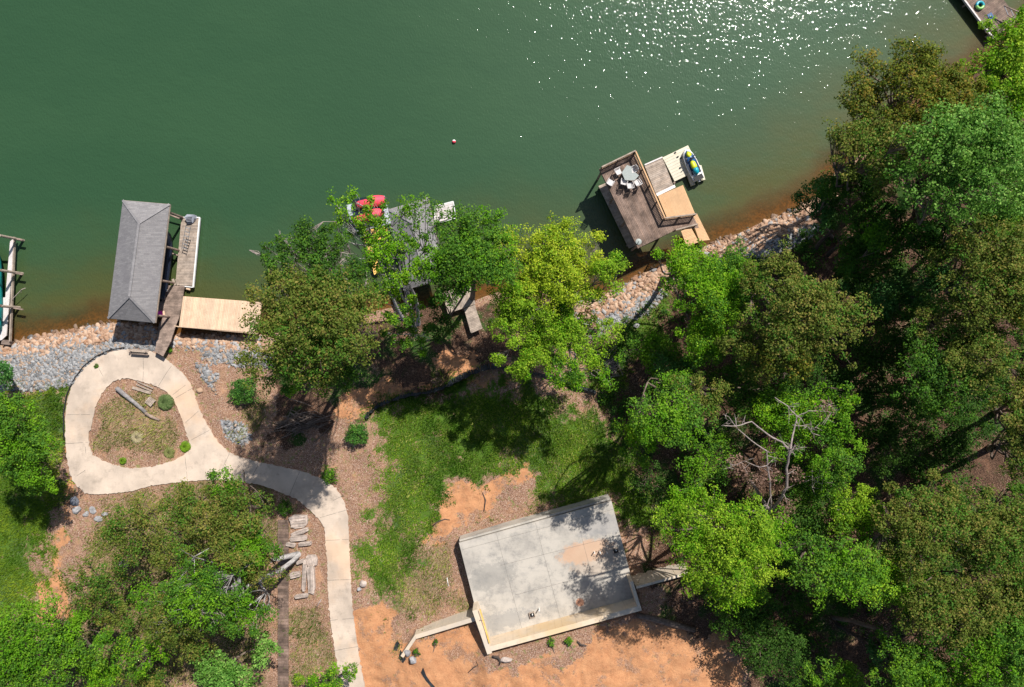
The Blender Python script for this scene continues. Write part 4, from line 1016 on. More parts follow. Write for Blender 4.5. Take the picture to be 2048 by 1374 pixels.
def rockthing(px, py, w, h, label, mat='stone', deg=0, zh=.5, name='boulder', seed=1, tint=1.0):
    g = G1(px, py); k = (H - g.z) / F; m = MB(); s_ = (w * k, h * k, zh)
    m.rock(g + Vector((0, 0, zh * .2)), s_, random.Random(seed + int(px * 7)), R_(deg), 3, tint); return tag(m.build(name, M[mat]), label, 'rock', None)
for a in [(814, 1303, 17, 20, 'grey boulder against the end of the left wing wall'), (826, 1319, 20, 15, 'grey boulder just below the one at the wing wall end'), (1013, 1318, 24, 12, 'flat brown boulder below the bottom left wall corner', 'stone_pale', 5, .45),
          (1273, 651, 14, 10, 'dark rounded boulder on the grassy bank right of the yellow-green tree'), (400, 780, 15, 12, 'small tan rock on the right verge of the loop driveway', 'riprap', 0, .35, 'boulder', 1, (.5, .33, .22)),
          (727, 1166, 16, 15, 'pale stump-like rock on the verge right of the driveway', 'stone_pale', 20, .5), (719, 1178, 9, 8, 'small dark rock tucked against the pale stump-like rock'),
          (152, 1003, 18, 22, 'dark blue-grey boulder below the loop driveway', 'stone', 20, .6, 'boulder', 3, (.45, .5, .6)), (155, 1020, 18, 18, 'grey boulder touching the dark blue-grey one from below', 'stone', 0, .4),
          (172, 1028, 16, 12, 'flat grey rock, second in the row below the loop', 'stone', 30, .25), (187, 1020, 18, 16, 'flat grey rock, third in the row below the loop', 'stone', -20, .25), (197, 1038, 18, 14, 'flat grey rock, lowest of the row below the loop', 'stone', 10, .25),
          (210, 1027, 14, 10, 'flat grey rock, rightmost of the row beside the olive tree', 'stone', 10, .25), (250, 1128, 26, 20, 'pale grey rock seen through the sparse tree crown', 'stone_pale', 10, .4), (330, 830, 0.1, 0.1, 'x')][:-1]: rockthing(*a)

def log(name, pts, rad, mat, label, cat, n=10, hz=.5):
    m = MB(); P_ = []
    for (px, py), r in zip(pts, rad):
        g = G1(px, py); P_.append(g + Vector((0, 0, r * hz * 2)))
    m.tube(P_, rad, n); return tag(m.build(name, M[mat], smooth=True), label, cat)
log('fallen_log', [(236, 776), (250, 788), (270, 804), (293, 824)], [.20, .19, .17, .15], 'log', 'silvery barkless log lying across the driveway island', 'log')
log('rotten_log', [(293, 826), (306, 834), (320, 840)], [.16, .14, .10], 'wood_brown', 'short rotten brown log end beyond the silvery log', 'log')
log('fallen_log', [(1272, 1228), (1300, 1234), (1335, 1243), (1388, 1258)], [.22, .24, .27, .20], 'bark', 'rough grey log lying in the shade below the right wing wall', 'log')
log('root', [(985, 1312), (996, 1314), (1001, 1322), (998, 1330)], [.10, .12, .09, .05], 'bark_dark', 'dark hooked root sticking out below the corner of the wall', 'root')
log('root', [(1154, 1282), (1162, 1289), (1173, 1291)], [.06, .09, .05], 'bark_dark', 'small curved dark stick on the clay below the long wall', 'root')
log('root', [(865, 1052), (876, 1043), (890, 1038), (900, 1040)], [.04, .06, .05, .03], 'bark_dark', 'crooked dark stick on the orange soil patch', 'root')
log('root', [(968, 1022), (971, 1000), (965, 985)], [.04, .06, .03], 'bark_dark', 'upright dark stick at the top of the orange soil patch', 'root')
log('root', [(1165, 1335), (1150, 1322), (1158, 1312)], [.03, .03, .02], 'bark_dark', 'thin bent twig on the clay left of the long wall', 'root') if False else None
log('root', [(936, 1345), (948, 1334), (956, 1330), (952, 1322)], [.03, .05, .04, .02], 'bark_dark', 'thin forked twig on the clay left of the hooked root', 'root')
log('root', [(643, 1198), (633, 1214)], [.05, .04], 'dead', 'short pale stick lying beside the driveway below the slabs', 'stick')
log('root', [(894, 1155), (897, 1172)], [.035, .03], 'pvc', 'short white stake lying in thin grass left of the slab', 'stake')
# torn black fabric
for q in [([(846, 1335), (852, 1350), (862, 1365), (870, 1374), (864, 1374), (852, 1362), (842, 1345)], 'torn strip of black fabric on the clay at the bottom edge'), ([(795, 1280), (801, 1290), (793, 1302), (787, 1300), (790, 1288)], 'scrap of black fabric left of the bent wing wall end'),
          ([(801, 1300), (812, 1318), (806, 1326), (797, 1316)], 'black fabric bunched at the foot of the wing wall end'), ([(468, 846), (476, 850), (470, 866), (466, 866)], 'small black scrap on the gravel right of the loop')]:
    g = [G1(*p) for p in q[0]]; m = MB(); m.prism([(p.x, p.y) for p in g], [p.z - .05 for p in g], [p.z + .05 + .04 * math.sin(i * 2) for i, p in enumerate(g)]); tag(m.build('fabric_scrap', M['siltfence']), q[1], 'fabric')

# planks and crate on the island
m = MB(); a, b = G1(266, 775), G1(303, 786); m.bar(a + Vector((0, 0, .1)), b + Vector((0, 0, .1)), .24, .05); tag(m.build('plank', M['wood_grey']), 'pale wide plank on the island, the lower of the two', 'plank', 'planks on the driveway island')
fr = thing('board_frame', G1(292, 770), 'narrow frame of two pale boards along the upper edge of the island', 'board frame', 'planks on the driveway island')
for (a, b) in (((276, 763), (308, 777)), ((274, 769), (306, 782))):
    a, b = G1(*a), G1(*b); m = MB(); m.bar(a + Vector((0, 0, .12)), b + Vector((0, 0, .12)), .11, .06); m.build('board', M['wood_grey'], fr)
cr = thing('wooden_crate', G1(303, 803), 'small slatted wooden crate beside the ornamental grass on the island', 'crate')
g = wloc(cr); rz = R_(-38); R3 = Matrix.Rotation(rz, 3, 'Z')
for i in range(5):
    m = MB(); m.box(g + R3 @ Vector(((i - 2) * .135, 0, .28)), (.115, .62, .03), rz, random.uniform(.85, 1.15)); m.build('slat', M['wood_grey'], cr)
for s_ in (-1, 1):
    m = MB(); m.box(g + R3 @ Vector((0, s_ * .29, .13)), (.66, .04, .27), rz); m.build('side', M['wood_grey'], cr)
# brush pile
m = MB(); rr = random.Random(77)
for i in range(90):
    g = G1(rr.gauss(605, 20), rr.gauss(843, 9)); a = rr.gauss(.25, .35); L = rr.uniform(.5, 1.5); h = rr.uniform(.05, .55)
    dd = Vector((math.cos(a) * L, math.sin(a) * L, rr.uniform(-.08, .1))); p = g + Vector((0, 0, h))
    m.tube([p - dd, p + Vector((rr.uniform(-.1, .1), rr.uniform(-.1, .1), .05)), p + dd], [rr.uniform(.025, .06), .04, .015], 5, rr.uniform(.7, 1.4))
tag(m.build('brush_pile', M['bark']), 'heap of bare cut branches in the shade right of the round shrub', 'brush pile')
m = MB(); rr = random.Random(78)
for i in range(70):
    g = G1(rr.gauss(1222, 9), rr.gauss(728, 12)); a = rr.uniform(0, 3.1); L = rr.uniform(.3, .8); h = rr.uniform(.05, .4)
    dd = Vector((math.cos(a) * L, math.sin(a) * L, rr.uniform(-.1, .2))); p = g + Vector((0, 0, h)); m.tube([p - dd, p + dd], [.025, .012], 4, rr.uniform(.7, 1.3))
tag(m.build('brush_pile', M['dead']), 'grey heap of dead twigs on the slope right of the yellow-green tree', 'brush pile')

# ------------------------------------------------------------------ riprap
rng = np.random.default_rng(11)
tmpl = []; tf = None
for i in range(8):
    m = MB(); m.rock((0, 0, 0), (2, 2, 2), random.Random(100 + i), 0, 2, 1.0, .5, 13); tmpl.append(np.array(m.v)); tf = np.array(m.f)
def rock_field(kind, boxes, n, smin, smax):
    out = []
    for (x0, y0, x1, y1), k in zip(boxes, n):
        px = rng.uniform(x0, x1, k); py = rng.uniform(y0, y1, k); gx_, gy_, gz = G(px, py)
        mk = mask(kind, gx_, gy_, .5) + rng.uniform(-.25, .25, k) > .55
        ok = mk & (gz > -.45)
        dr = np.maximum(sdf(px, py, np.array(OUTER)), -99); ok &= (dr < -2)
        out.append(np.stack([gx_, gy_, gz], 1)[ok])
    a = np.concatenate(out); s = smin + (smax - smin) * rng.random(len(a)) ** 2.1; return a, s
gp_, gs_ = rock_field('grey', [(-40, 670, 330, 800), (340, 680, 570, 800), (1195, 560, 1350, 670), (1430, 420, 1690, 535), (420, 830, 505, 900)], [14000, 6000, 3600, 4600, 260], .09, .27)
op_, os_ = rock_field('orange', [(-60, 640, 320, 770), (335, 645, 610, 710), (1145, 480, 1345, 645), (1335, 390, 1695, 580)], [6500, 3600, 3200, 5400], .11, .36)
kinds = np.concatenate([np.zeros(len(gp_), int), np.ones(len(op_), int)]); allp = np.concatenate([gp_, op_]); alls = np.concatenate([gs_, os_])
shore_rocks = np.argsort(-alls); big = shore_rocks[:300]; rest = shore_rocks[300:]
def rock_col(k, n):
    u = rng.random(n)[:, None]; v = rng.random(n)[:, None]
    g = np.array([.165, .17, .175]) * (1 - u) + np.array([.43, .425, .425]) * u; g = np.where(v > .82, np.array([.40, .29, .21]) * (.8 + .4 * u), g)
    o = np.array([.36, .20, .12]) * (1 - u) + np.array([.64, .44, .31]) * u; o = np.where(v > .88, np.array([.40, .38, .37]) * (.7 + .5 * u), o)
    return np.where(k[:, None] == 0, g, o)
def rmat(r):
    a = rng.uniform(0, 6.28, r); return np.cos(a), np.sin(a)
V = []; Tn = []
for t in range(8):
    sel = rest[t::8]; k = len(sel); ca, sa = rmat(k); base = tmpl[t][None]; s = alls[sel][:, None]
    sx, sy, sz = s * rng.uniform(.85, 1.4, (k, 1)), s * rng.uniform(.45, .85, (k, 1)), s * rng.uniform(.3, .65, (k, 1))
    bx_, by_, bz_ = base[..., 0] * sx, base[..., 1] * sy, base[..., 2] * sz
    vx = allp[sel][:, :1] + bx_ * ca[:, None] - by_ * sa[:, None]; vy = allp[sel][:, 1:2] + bx_ * sa[:, None] + by_ * ca[:, None]; vz = allp[sel][:, 2:3] + bz_ + s * .12
    V.append(np.stack([vx, vy, vz], 2)); wet = np.clip((allp[sel][:, 2] + .05) / .25, 0, 1)[:, None] * .55 + .45; Tn.append(np.repeat((rock_col(kinds[sel], k) * wet)[:, None], base.shape[1], 1))
V = np.concatenate(V); Tn = np.concatenate(Tn).reshape(-1, 3); nv0 = V.shape[1]
Fr = (tf[None] + (np.arange(len(V)) * nv0)[:, None, None]).reshape(-1, 3)
rp = np_mesh('riprap', V.reshape(-1, 3), Fr, M['riprap'], tint=Tn, k=3); rp['kind'] = 'stuff'; rp['label'] = 'loose orange and grey riprap stones armouring the lake bank'; rp['category'] = 'riprap'
protos = {}
for j, i in enumerate(big):
    k = int(kinds[i]); t = j % 8; q = int(rng.integers(0, 3)); key = (k, t, q)
    if key not in protos:
        c0 = rock_col(np.array([k]), 1)[0]
        vv = tmpl[t] * np.array([1.1, .62, .48]); me_o = np_mesh('riprap_rock', vv, tf, M['riprap'], tint=np.repeat(c0[None], len(vv), 0), k=3); protos[key] = me_o; o = me_o
    else:
        o = protos[key].copy(); COL.objects.link(o)
    s = float(alls[i]); o.scale = (s * 1.1, s * 1.1, s); o.rotation_euler = (0, 0, float(rng.uniform(0, 6.28))); o.location = (allp[i][0], allp[i][1], allp[i][2] + s * .1)
    px_ = 1024 + allp[i][0] / (H - allp[i][2]) * F
    st_ = 0 if px_ < 250 else 1 if px_ < 335 else 2 if px_ < 620 else 3 if px_ < 1400 else 4
    wh = ['on the bank left of the shingle-roofed boathouse', 'on the bank in the shadow of the shingle-roofed boathouse', 'on the bank below the new pine deck', 'on the bank left of the two-level dock', 'on the bank right of the tan gangway'][st_]
    cn = ['grey', 'orange-tan'][k]; tag(o, 'larger %s riprap rock %s' % (cn, wh), 'rock', '%s riprap rocks %s' % (cn, wh))

# ------------------------------------------------------------------ foliage
LEAF = {  # two leaf colours and a tip colour
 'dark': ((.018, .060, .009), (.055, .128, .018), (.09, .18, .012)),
 'mid': ((.030, .100, .010), (.092, .205, .022), (.16, .28, .02)),
 'bright': ((.050, .165, .005), (.150, .320, .010), (.24, .38, .02)),
 'yellow': ((.13, .22, .010), (.31, .41, .022), (.45, .48, .04)),
 'lime': ((.075, .175, .008), (.205, .345, .020), (.30, .40, .03)),
 'olive': ((.052, .090, .012), (.148, .185, .030), (.22, .18, .045)),
 'rust': ((.050, .088, .009), (.155, .180, .020), (.25, .175, .03)),
 'blue': ((.020, .090, .020), (.075, .195, .046), (.13, .26, .07)),
 'pale': ((.050, .150, .018), (.150, .305, .055), (.23, .38, .08)),
 'shade': ((.014, .045, .006), (.042, .10, .014), (.07, .14, .02)),  # greens darkened, shade of the forest gaps put into the leaf colour
 'brown': ((.13, .075, .055), (.27, .17, .13), (.32, .21, .17)),
 'bush': ((.025, .095, .016), (.080, .195, .035), (.12, .25, .04)),
}
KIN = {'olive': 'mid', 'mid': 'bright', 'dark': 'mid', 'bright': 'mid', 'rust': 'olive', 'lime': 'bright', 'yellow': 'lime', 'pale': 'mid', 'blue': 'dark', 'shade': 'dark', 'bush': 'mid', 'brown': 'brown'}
def unit(n, g): v = g.normal(size=(n, 3)); return v / np.linalg.norm(v, axis=1)[:, None]
def leaves(g, cent, cdir, cr, cid_t, n, size, cols, flat=.75, cols2=None, sel2=None):
    """leaf blades round clump centres"""
    ci = g.integers(0, len(cent), n); r = cr[ci] * g.random(n) ** .42; d = unit(n, g); d[:, 2] *= flat
    p = cent[ci] + d * r[:, None]
    nrm = d * .55 + cdir[ci] * .25 + np.array([0, 0, .55]) + g.normal(size=(n, 3)) * .48; nrm /= np.linalg.norm(nrm, axis=1)[:, None]
    a = g.normal(size=(n, 3)); t = a - nrm * (a * nrm).sum(1)[:, None]; t /= np.linalg.norm(t, axis=1)[:, None]; b = np.cross(nrm, t)
    L = size * g.uniform(.7, 1.35, n)[:, None]; W = L * .62
    V = np.stack([p - t * L / 2, p + b * W / 2 + nrm * L * .06, p + t * L / 2, p - b * W / 2 + nrm * L * .06], 1)
    f = np.clip(cid_t[ci] * .6 + g.random(n) * .45, 0, 1)[:, None]
    c = np.array(cols[0]) * (1 - f) + np.array(cols[1]) * f
    if cols2 is not None:
        c2 = np.array(cols2[0]) * (1 - f) + np.array(cols2[1]) * f; w2 = sel2[ci][:, None]; c = c * (1 - w2) + c2 * w2
    tip = ((g.random(n) < .16) | (cid_t[ci] > .86) & (g.random(n) < .5))[:, None]; c = np.where(tip, np.array(cols[2]) * .8 + c * .2, c) * g.uniform(.95, 1.38, (n, 1))
    return V.reshape(-1, 3), np.repeat(c, 4, 0)
def crown_np(g, C, R, kind, dens, size, lobes, spread=.62, lobe_r=.37, droop=0.0, clump=.5):
    C = np.array(C, float); R = np.array(R, float); Rm = (R[0] + R[1]) / 2
    lobes = int(lobes * 1.25); a = np.arange(lobes) * 2.39996 + g.uniform(0, 6.28); rad = np.sqrt((np.arange(lobes) + .6) / lobes) * spread * g.uniform(.72, 1.42, lobes)
    zl = np.sqrt(np.clip(1 - rad ** 2, .02, 1)) * g.uniform(.25, .85, lobes) - .15 - droop * rad
    Lc = C + np.stack([np.cos(a) * rad * R[0], np.sin(a) * rad * R[1], zl * R[2]], 1)
    Lr = Rm * lobe_r * g.uniform(.5, 1.28, lobes) * np.clip(1.25 - .45 * rad, .6, 1.2)
    clump = min(clump, Rm * .35)
    cent = []; cdir = []; li = []
    for i in range(lobes):
        k = max(5, int(3.6 * (Lr[i] / clump) ** 2)); d = unit(k, g); d[:, 2] = np.where(d[:, 2] < -.25, -d[:, 2], d[:, 2])
        cent.append(Lc[i] + d * np.array([1, 1, .8]) * (Lr[i] * g.uniform(.55, 1.12, k))[:, None]); cdir.append(d); li += [i] * k
    cent = np.concatenate(cent); cdir = np.concatenate(cdir); li = np.array(li)
    cr = clump * g.uniform(.65, 1.25, len(cent)); lt = np.clip(g.random(len(cent)) * .6 + (g.random(lobes) * .7)[li] - .12, 0, 1)
    n = int(dens * math.pi * R[0] * R[1] / (size * size * .31))
    s2 = np.clip((g.random(lobes) < .26)[li] * g.uniform(.4, 1, len(li)) + (g.random(len(li)) < .12), 0, 1)
    out_ = g.random(len(cent)) < .10; cent[out_] += cdir[out_] * np.array([1, 1, .4]) * (Rm * g.uniform(.08, .24, out_.sum()))[:, None]
    V, c = leaves(g, cent, cdir, cr, lt, n, size, LEAF[kind], cols2=LEAF[KIN[kind]], sel2=s2)
    return V, c, Lc, Lr, cent, li
def curve(a, b, g, bend, k=5):
    a, b = np.array(a, float), np.array(b, float); o = g.normal(size=3) * bend * np.linalg.norm(b - a); o[2] = abs(o[2]) * .5
    return [Vector(a + (b - a) * t + o * math.sin(math.pi * t)) for t in np.linspace(0, 1, k)]
NB = [0]
def tree(label, kind, px, py, rx, ry, zc, dens=2.3, base=None, size=.15, lobes=11, bark='bark', trunk_r=None, parts2=(), name='tree', cat='tree', group=None, spread=.66, lobe_r=.37, clump=.5, rzf=.72, limbs=1.0, twig=.45):
    """px,py,rx,ry: centre and half size of the crown in the photograph at height zc; parts2: further crown masses (kind,px,py,rx,ry,zc,dens)"""
    NB[0] += 1; g = np.random.default_rng(1000 + NB[0])
    fs = 1.13 if group == 'trees of the wooded slope' else 1.06
    masses = [(q[0], q[1], q[2], q[3] * fs, q[4] * fs, q[5], q[6] * 1.12) for q in [(kind, px, py, rx, ry, zc, dens)] + list(parts2)]
    C0 = P(px, py, zc); b = P(base[0], base[1], 2.5) if base else (C0[0] * (1 + .012 * zc) + g.uniform(-.6, .6), C0[1] * (1 + .012 * zc) - abs(g.uniform(0, .6)))
    bz = Ts(*b); t = thing(name, (b[0], b[1], bz), label, cat, group)
    Vs, Cs = [], []; tm = MB(); top = None; tr = trunk_r or min(.34, .10 + zc * .012)
    for mi, (kd, ax_, ay_, arx, ary, az, dn) in enumerate(masses):
        k = (H - az) / F; C = (*P(ax_, ay_, az), az); R = (arx * k, ary * k, (arx + ary) / 2 * k * rzf)
        nl = lobes if mi == 0 else max(4, int(lobes * arx / rx * .8))
        V, c, Lc, Lr, cent, li = crown_np(g, C, R, kd, dn * (.9 if group == 'trees of the wooded slope' else 1), size, nl, spread * 1.06, lobe_r * .92, clump=clump * .92)
        Vs.append(V); Cs.append(c)
        fork = np.array([C[0] * .75 + b[0] * .25, C[1] * .75 + b[1] * .25, bz + (az - bz) * .62 - R[2] * .2])
        if mi == 0:
            tp = curve((b[0], b[1], bz - .25), fork, g, .035, 6); tm.tube(tp, [tr * (1.25 if i == 0 else 1 - .09 * i) for i in range(6)], 8, cap=False); f0 = fork
            src = fork; r0 = tr * .55
        else:
            src = f0; lp = curve(f0, fork, g, .06, 4); tm.tube(lp, [tr * .5, tr * .42, tr * .36, tr * .3], 6, cap=False); src = fork; r0 = tr * .3
        for i in range(len(Lc)):
            e = Lc[i] - np.array([0, 0, Lr[i] * .2]); lp = curve(src, e, g, .12, 5); tm.tube(lp, [r0 * .8, r0 * .6, r0 * .45, r0 * .32, r0 * .18], 5, cap=False)
            for j in np.where(li == i)[0][::max(1, int(1 / twig))]:
                q = lp[3]; e2 = Vector(cent[j]) + (Vector(cent[j]) - Vector(e)) * .10; mid = q.lerp(e2, .55) + Vector(g.normal(size=3) * .12); tm.tube([q, mid, e2], [.035, .022, .008], 3, cap=False)
    V = np.concatenate(Vs); c = np.concatenate(Cs)
    np_mesh('crown', V, np.arange(len(V)).reshape(-1, 4), M['leaf'], t, tint=c)
    tm.build('trunk', M[bark], t, smooth=True)
    return t

gS = 'shoreline trees'; gW = 'trees of the wooded slope'; gL = 'trees left of the driveway'
# left side
tree('leafy green tree at the left edge, level with the driveway loop', 'mid', 42, 872, 78, 98, 9, 2.6, base=(-10, 850), lobes=13, group=gL, parts2=[('mid', 75, 950, 40, 45, 7.5, 2.2)])
tree('small dark blue-green tree at the left edge just below the far left dock', 'blue', 10, 748, 34, 36, 4, 2.4, lobes=7, group=gL)
tree('large mid-green tree filling the bottom left corner', 'mid', 80, 1300, 120, 98, 10, 2.8, lobes=16, group=gL, parts2=[('mid', 165, 1275, 60, 55, 9, 2.4), ('bright', 215, 1345, 55, 40, 7, 2.0)])
tree('olive-green tree overhanging the driveway just below the loop', 'olive', 470, 1025, 82, 78, 10, 1.9, base=(520, 1010), lobes=11, group=gL, parts2=[('mid', 455, 965, 36, 30, 11, 1.3), ('mid', 505, 1085, 55, 50, 10, 2.0)])
tree('sparse olive tree with ground showing through, left of the one below the loop', 'olive', 275, 1060, 75, 72, 9, 1.25, lobes=11, group=gL, parts2=[('olive', 365, 1080, 60, 60, 9.5, 1.3)])
tree('bright oak crown on a pair of pale leaning trunks beside the slab pile', 'mid', 420, 1175, 104, 78, 12, 1.7, base=(600, 1108), bark='bark_pale', trunk_r=.24, lobes=12, group=gL, parts2=[('olive', 355, 1240, 75, 60, 11, 1.5), ('mid', 490, 1230, 52, 48, 11, 1.6), ('olive', 470, 1110, 60, 40, 11.5, 1.5)])
tree('thin olive tree at the clearing left of the oak with pale trunks', 'olive', 205, 1165, 66, 62, 8, 1.1, lobes=9, group=gL, parts2=[('olive', 240, 1225, 50, 45, 8, 1.2)])
tree('pale blue-green tree by the boardwalk at the bottom', 'pale', 455, 1335, 78, 58, 9, 2.3, lobes=11, size=.18, group=gL, parts2=[('pale', 530, 1290, 34, 30, 8, 1.8)])
tree('low olive tree on the bottom edge between the two larger green ones', 'olive', 300, 1360, 60, 38, 7, 1.8, lobes=8, group=gL)
tree('small bright green tree leaning over the driveway at the bottom edge', 'bright', 655, 1362, 46, 30, 6, 1.8, lobes=7, group=gL, parts2=[('bright', 700, 1340, 20, 16, 6.5, 1.5)])
for a in [('olive tree right of the clearing, above the oak with pale trunks', 'olive', 385, 1010, 62, 45, 9.5, 1.5), ('olive tree crown just left of the boardwalk, mid height of the picture bottom', 'olive', 520, 1120, 45, 60, 9, 1.7),
          ('mid-green tree below the clearing on the left', 'mid', 320, 1190, 56, 42, 9, 1.1),
          ('bright green tree just above the olive one on the bottom edge', 'bright', 290, 1300, 56, 44, 9, 1.3), ('olive tree between the oak and the blue-green tree by the boardwalk', 'olive', 395, 1275, 50, 42, 9, 1.4)]:
    tree(*a, lobes=10, group=gL, spread=.75)
# shoreline centre
tree('large dense olive tree standing at the right end of the new pine deck', 'olive', 625, 665, 122, 108, 19, 3.3, base=(740, 670), lobes=20, group=gS, spread=.76, parts2=[('dark', 665, 730, 62, 55, 16, 2.4), ('mid', 590, 748, 60, 38, 15, 2.0), ('olive', 690, 600, 60, 50, 18, 2.0)])
tree('dark sparse tree with pale bare twigs above the dense olive one', 'dark', 615, 535, 82, 62, 18, 1.35, base=(705, 640), bark='dead', trunk_r=.17, lobes=12, group=gS, spread=.8, lobe_r=.30, twig=1, parts2=[('dark', 690, 560, 55, 60, 17, 1.2), ('dark', 555, 500, 28, 28, 18, 1.5), ('dark', 640, 480, 60, 34, 18, 1.7), ('dark', 570, 570, 50, 42, 17, 1.6)])
tree('thin bright green tree reaching out over the red water scooters', 'bright', 712, 418, 54, 38, 14, .95, base=(800, 640), bark='bark_pale', trunk_r=.15, lobes=10, group=gS, spread=.85, lobe_r=.24, clump=.42, parts2=[('bright', 690, 460, 28, 26, 13, 1.0), ('mid', 745, 455, 30, 34, 13, 1.0)])
tree('airy green tree covering the left half of the shingled roof', 'bright', 785, 510, 62, 84, 13, 1.35, base=(830, 650), bark='bark_pale', trunk_r=.18, lobes=14, group=gS, spread=.85, lobe_r=.26, clump=.42, parts2=[('mid', 845, 430, 56, 40, 14, .9), ('mid', 850, 520, 40, 44, 12, 1.1), ('bright', 800, 610, 42, 48, 11, 1.7), ('mid', 815, 675, 44, 30, 9, 1.8)])
tree('dense rounded green tree at the right of the shingled boathouse', 'mid', 945, 505, 84, 90, 14, 3.3, base=(940, 600), lobes=14, group=gS, spread=.68, parts2=[('dark', 895, 555, 50, 46, 14, 1.7), ('mid', 1000, 545, 32, 32, 15, 1.8), ('dark', 880, 640, 30, 46, 9, 1.5)])
tree('big yellow-green willowy tree between the two right-hand docks', 'yellow', 1112, 530, 112, 88, 11.5, 2.5, base=(1130, 720), bark='dead', trunk_r=.2, lobes=18, group=gS, spread=.8, lobe_r=.30, size=.14, twig=.8, parts2=[('lime', 1065, 600, 92, 80, 11, 2.3), ('lime', 1115, 670, 108, 84, 10, 2.2), ('lime', 1215, 545, 44, 36, 13, 1.7), ('bright', 1150, 745, 66, 40, 11, 1.4), ('lime', 1045, 700, 58, 58, 11, 1.7)])
# right of centre
tree('bright green feathery tree hiding the foot of the two-level dock', 'bright', 1360, 535, 60, 46, 11, 2.6, lobes=11, size=.135, group=gW, parts2=[('bright', 1430, 590, 75, 65, 12, 2.6), ('bright', 1420, 680, 55, 60, 11, 2.3), ('mid', 1460, 540, 48, 45, 11, 2.0)])
tree('olive tree with russet tips, lower left of the dark forest gap', 'olive', 1600, 640, 112, 72, 15, 2.9, lobes=16, group=gW, spread=.72, parts2=[('olive', 1540, 560, 62, 50, 14, 2.3), ('olive', 1510, 690, 70, 60, 13, 2.2), ('rust', 1560, 710, 70, 40, 14, 2.0)])
tree('russet and olive tree overhanging the glittering water', 'rust', 1810, 185, 105, 80, 16, 3.0, base=(1880, 270), lobes=17, group=gW, spread=.74, parts2=[('olive', 1715, 195, 42, 40, 15, 1.8), ('rust', 1900, 190, 50, 70, 16, 2.2)])
tree('dark olive tree on the water edge below the russet one', 'olive', 1745, 300, 95, 70, 16, 2.9, base=(1740, 410), lobes=14, group=gW, spread=.74, parts2=[('olive', 1680, 290, 32, 26, 13, 1.5), ('dark', 1700, 375, 60, 44, 11, 2.0)])
tree('bright yellow-green tree at the right edge below the corner dock', 'lime', 2005, 130, 62, 95, 15, 3.0, base=(2020, 200), lobes=13, group=gW, size=.17, parts2=[('bright', 2040, 60, 40, 45, 14, 2.2), ('bright', 2030, 230, 45, 50, 13, 2.4)])
tree('large pale green tree with billowing crown near the right edge', 'pale', 1900, 330, 118, 105, 19, 3.3, base=(1850, 430), lobes=20, size=.17, group=gW, spread=.74, lobe_r=.34, parts2=[('pale', 2000, 350, 70, 90, 16, 2.6), ('pale', 1960, 235, 55, 45, 16, 2.2), ('pale', 1870, 420, 60, 40, 15, 2.0)])
tree('small blue-green tree leaning over the rocky shallows', 'blue', 1640, 410, 48, 44, 9, 2.6, lobes=8, group=gW, base=(1680, 470), parts2=[('dark', 1655, 365, 40, 22, 8, 1.6)])
tree('dark green tree between the blue-green one and the pale crown', 'dark', 1745, 455, 75, 62, 11, 2.4, lobes=11, group=gW, parts2=[('mid', 1745, 470, 35, 35, 13, 1.3)])
tree('olive tree on the right edge below the big pale crown', 'olive', 1975, 545, 100, 92, 16, 2.9, lobes=16, group=gW, spread=.72, parts2=[('rust', 2030, 610, 50, 60, 16, 2.0), ('olive', 1910, 510, 48, 50, 15, 1.7)])
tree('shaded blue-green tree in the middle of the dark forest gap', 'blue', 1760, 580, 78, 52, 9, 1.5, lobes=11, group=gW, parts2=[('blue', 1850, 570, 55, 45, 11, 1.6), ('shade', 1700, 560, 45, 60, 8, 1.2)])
tree('deep green tree at the right of the forest, below the olive pair', 'dark', 1880, 745, 105, 90, 13, 2.3, lobes=15, group=gW, parts2=[('olive', 1960, 700, 70, 70, 15, 2.0), ('dark', 1830, 800, 60, 50, 11, 1.5), ('olive', 2020, 790, 50, 70, 14, 1.8)])
tree('spreading mid-green tree with its long arm pointing at the lawn', 'mid', 1330, 830, 78, 60, 15, 2.3, base=(1390, 760), lobes=13, group=gW, spread=.75, parts2=[('bright', 1275, 870, 42, 46, 12, 2.0), ('olive', 1400, 790, 52, 46, 13, 1.8), ('mid', 1340, 770, 50, 32, 11, 1.5)])
tree('green tree under the bare dead branches right of centre', 'bright', 1590, 840, 88, 68, 11, 1.9, lobes=13, group=gW, spread=.75, parts2=[('mid', 1665, 890, 46, 72, 12, 1.8), ('mid', 1520, 820, 50, 40, 10, 1.4), ('bright', 1680, 800, 30, 36, 12, 1.1)])
tree('big bright yellow-green tree just right of the concrete slab', 'lime', 1440, 1075, 108, 92, 15, 3.0, lobes=18, size=.135, group=gW, spread=.72, parts2=[('bright', 1370, 1000, 52, 42, 12, 1.8), ('bright', 1460, 1160, 70, 50, 12, 2.2), ('mid', 1400, 930, 48, 38, 11, 1.3), ('bright', 1540, 1080, 45, 48, 11, 1.6)])
tree('small light green tree right of the dead branches', 'lime', 1710, 1030, 48, 60, 11, 2.2, lobes=9, size=.135, group=gW)
tree('broad dark green tree above the sunlit grassy patch', 'mid', 1650, 1125, 95, 62, 15, 2.3, lobes=14, group=gW, parts2=[('bright', 1720, 1150, 70, 55, 14, 1.8), ('dark', 1640, 1060, 55, 40, 9, 1.4)])
tree('olive tree in the lower right with a thick grey leaning trunk', 'olive', 1850, 1060, 105, 72, 14, 2.5, base=(1735, 1066), bark='bark', trunk_r=.26, lobes=16, group=gW, spread=.75, parts2=[('olive', 1800, 990, 36, 40, 13, 1.4), ('olive', 1890, 985, 34, 45, 13, 1.4)])
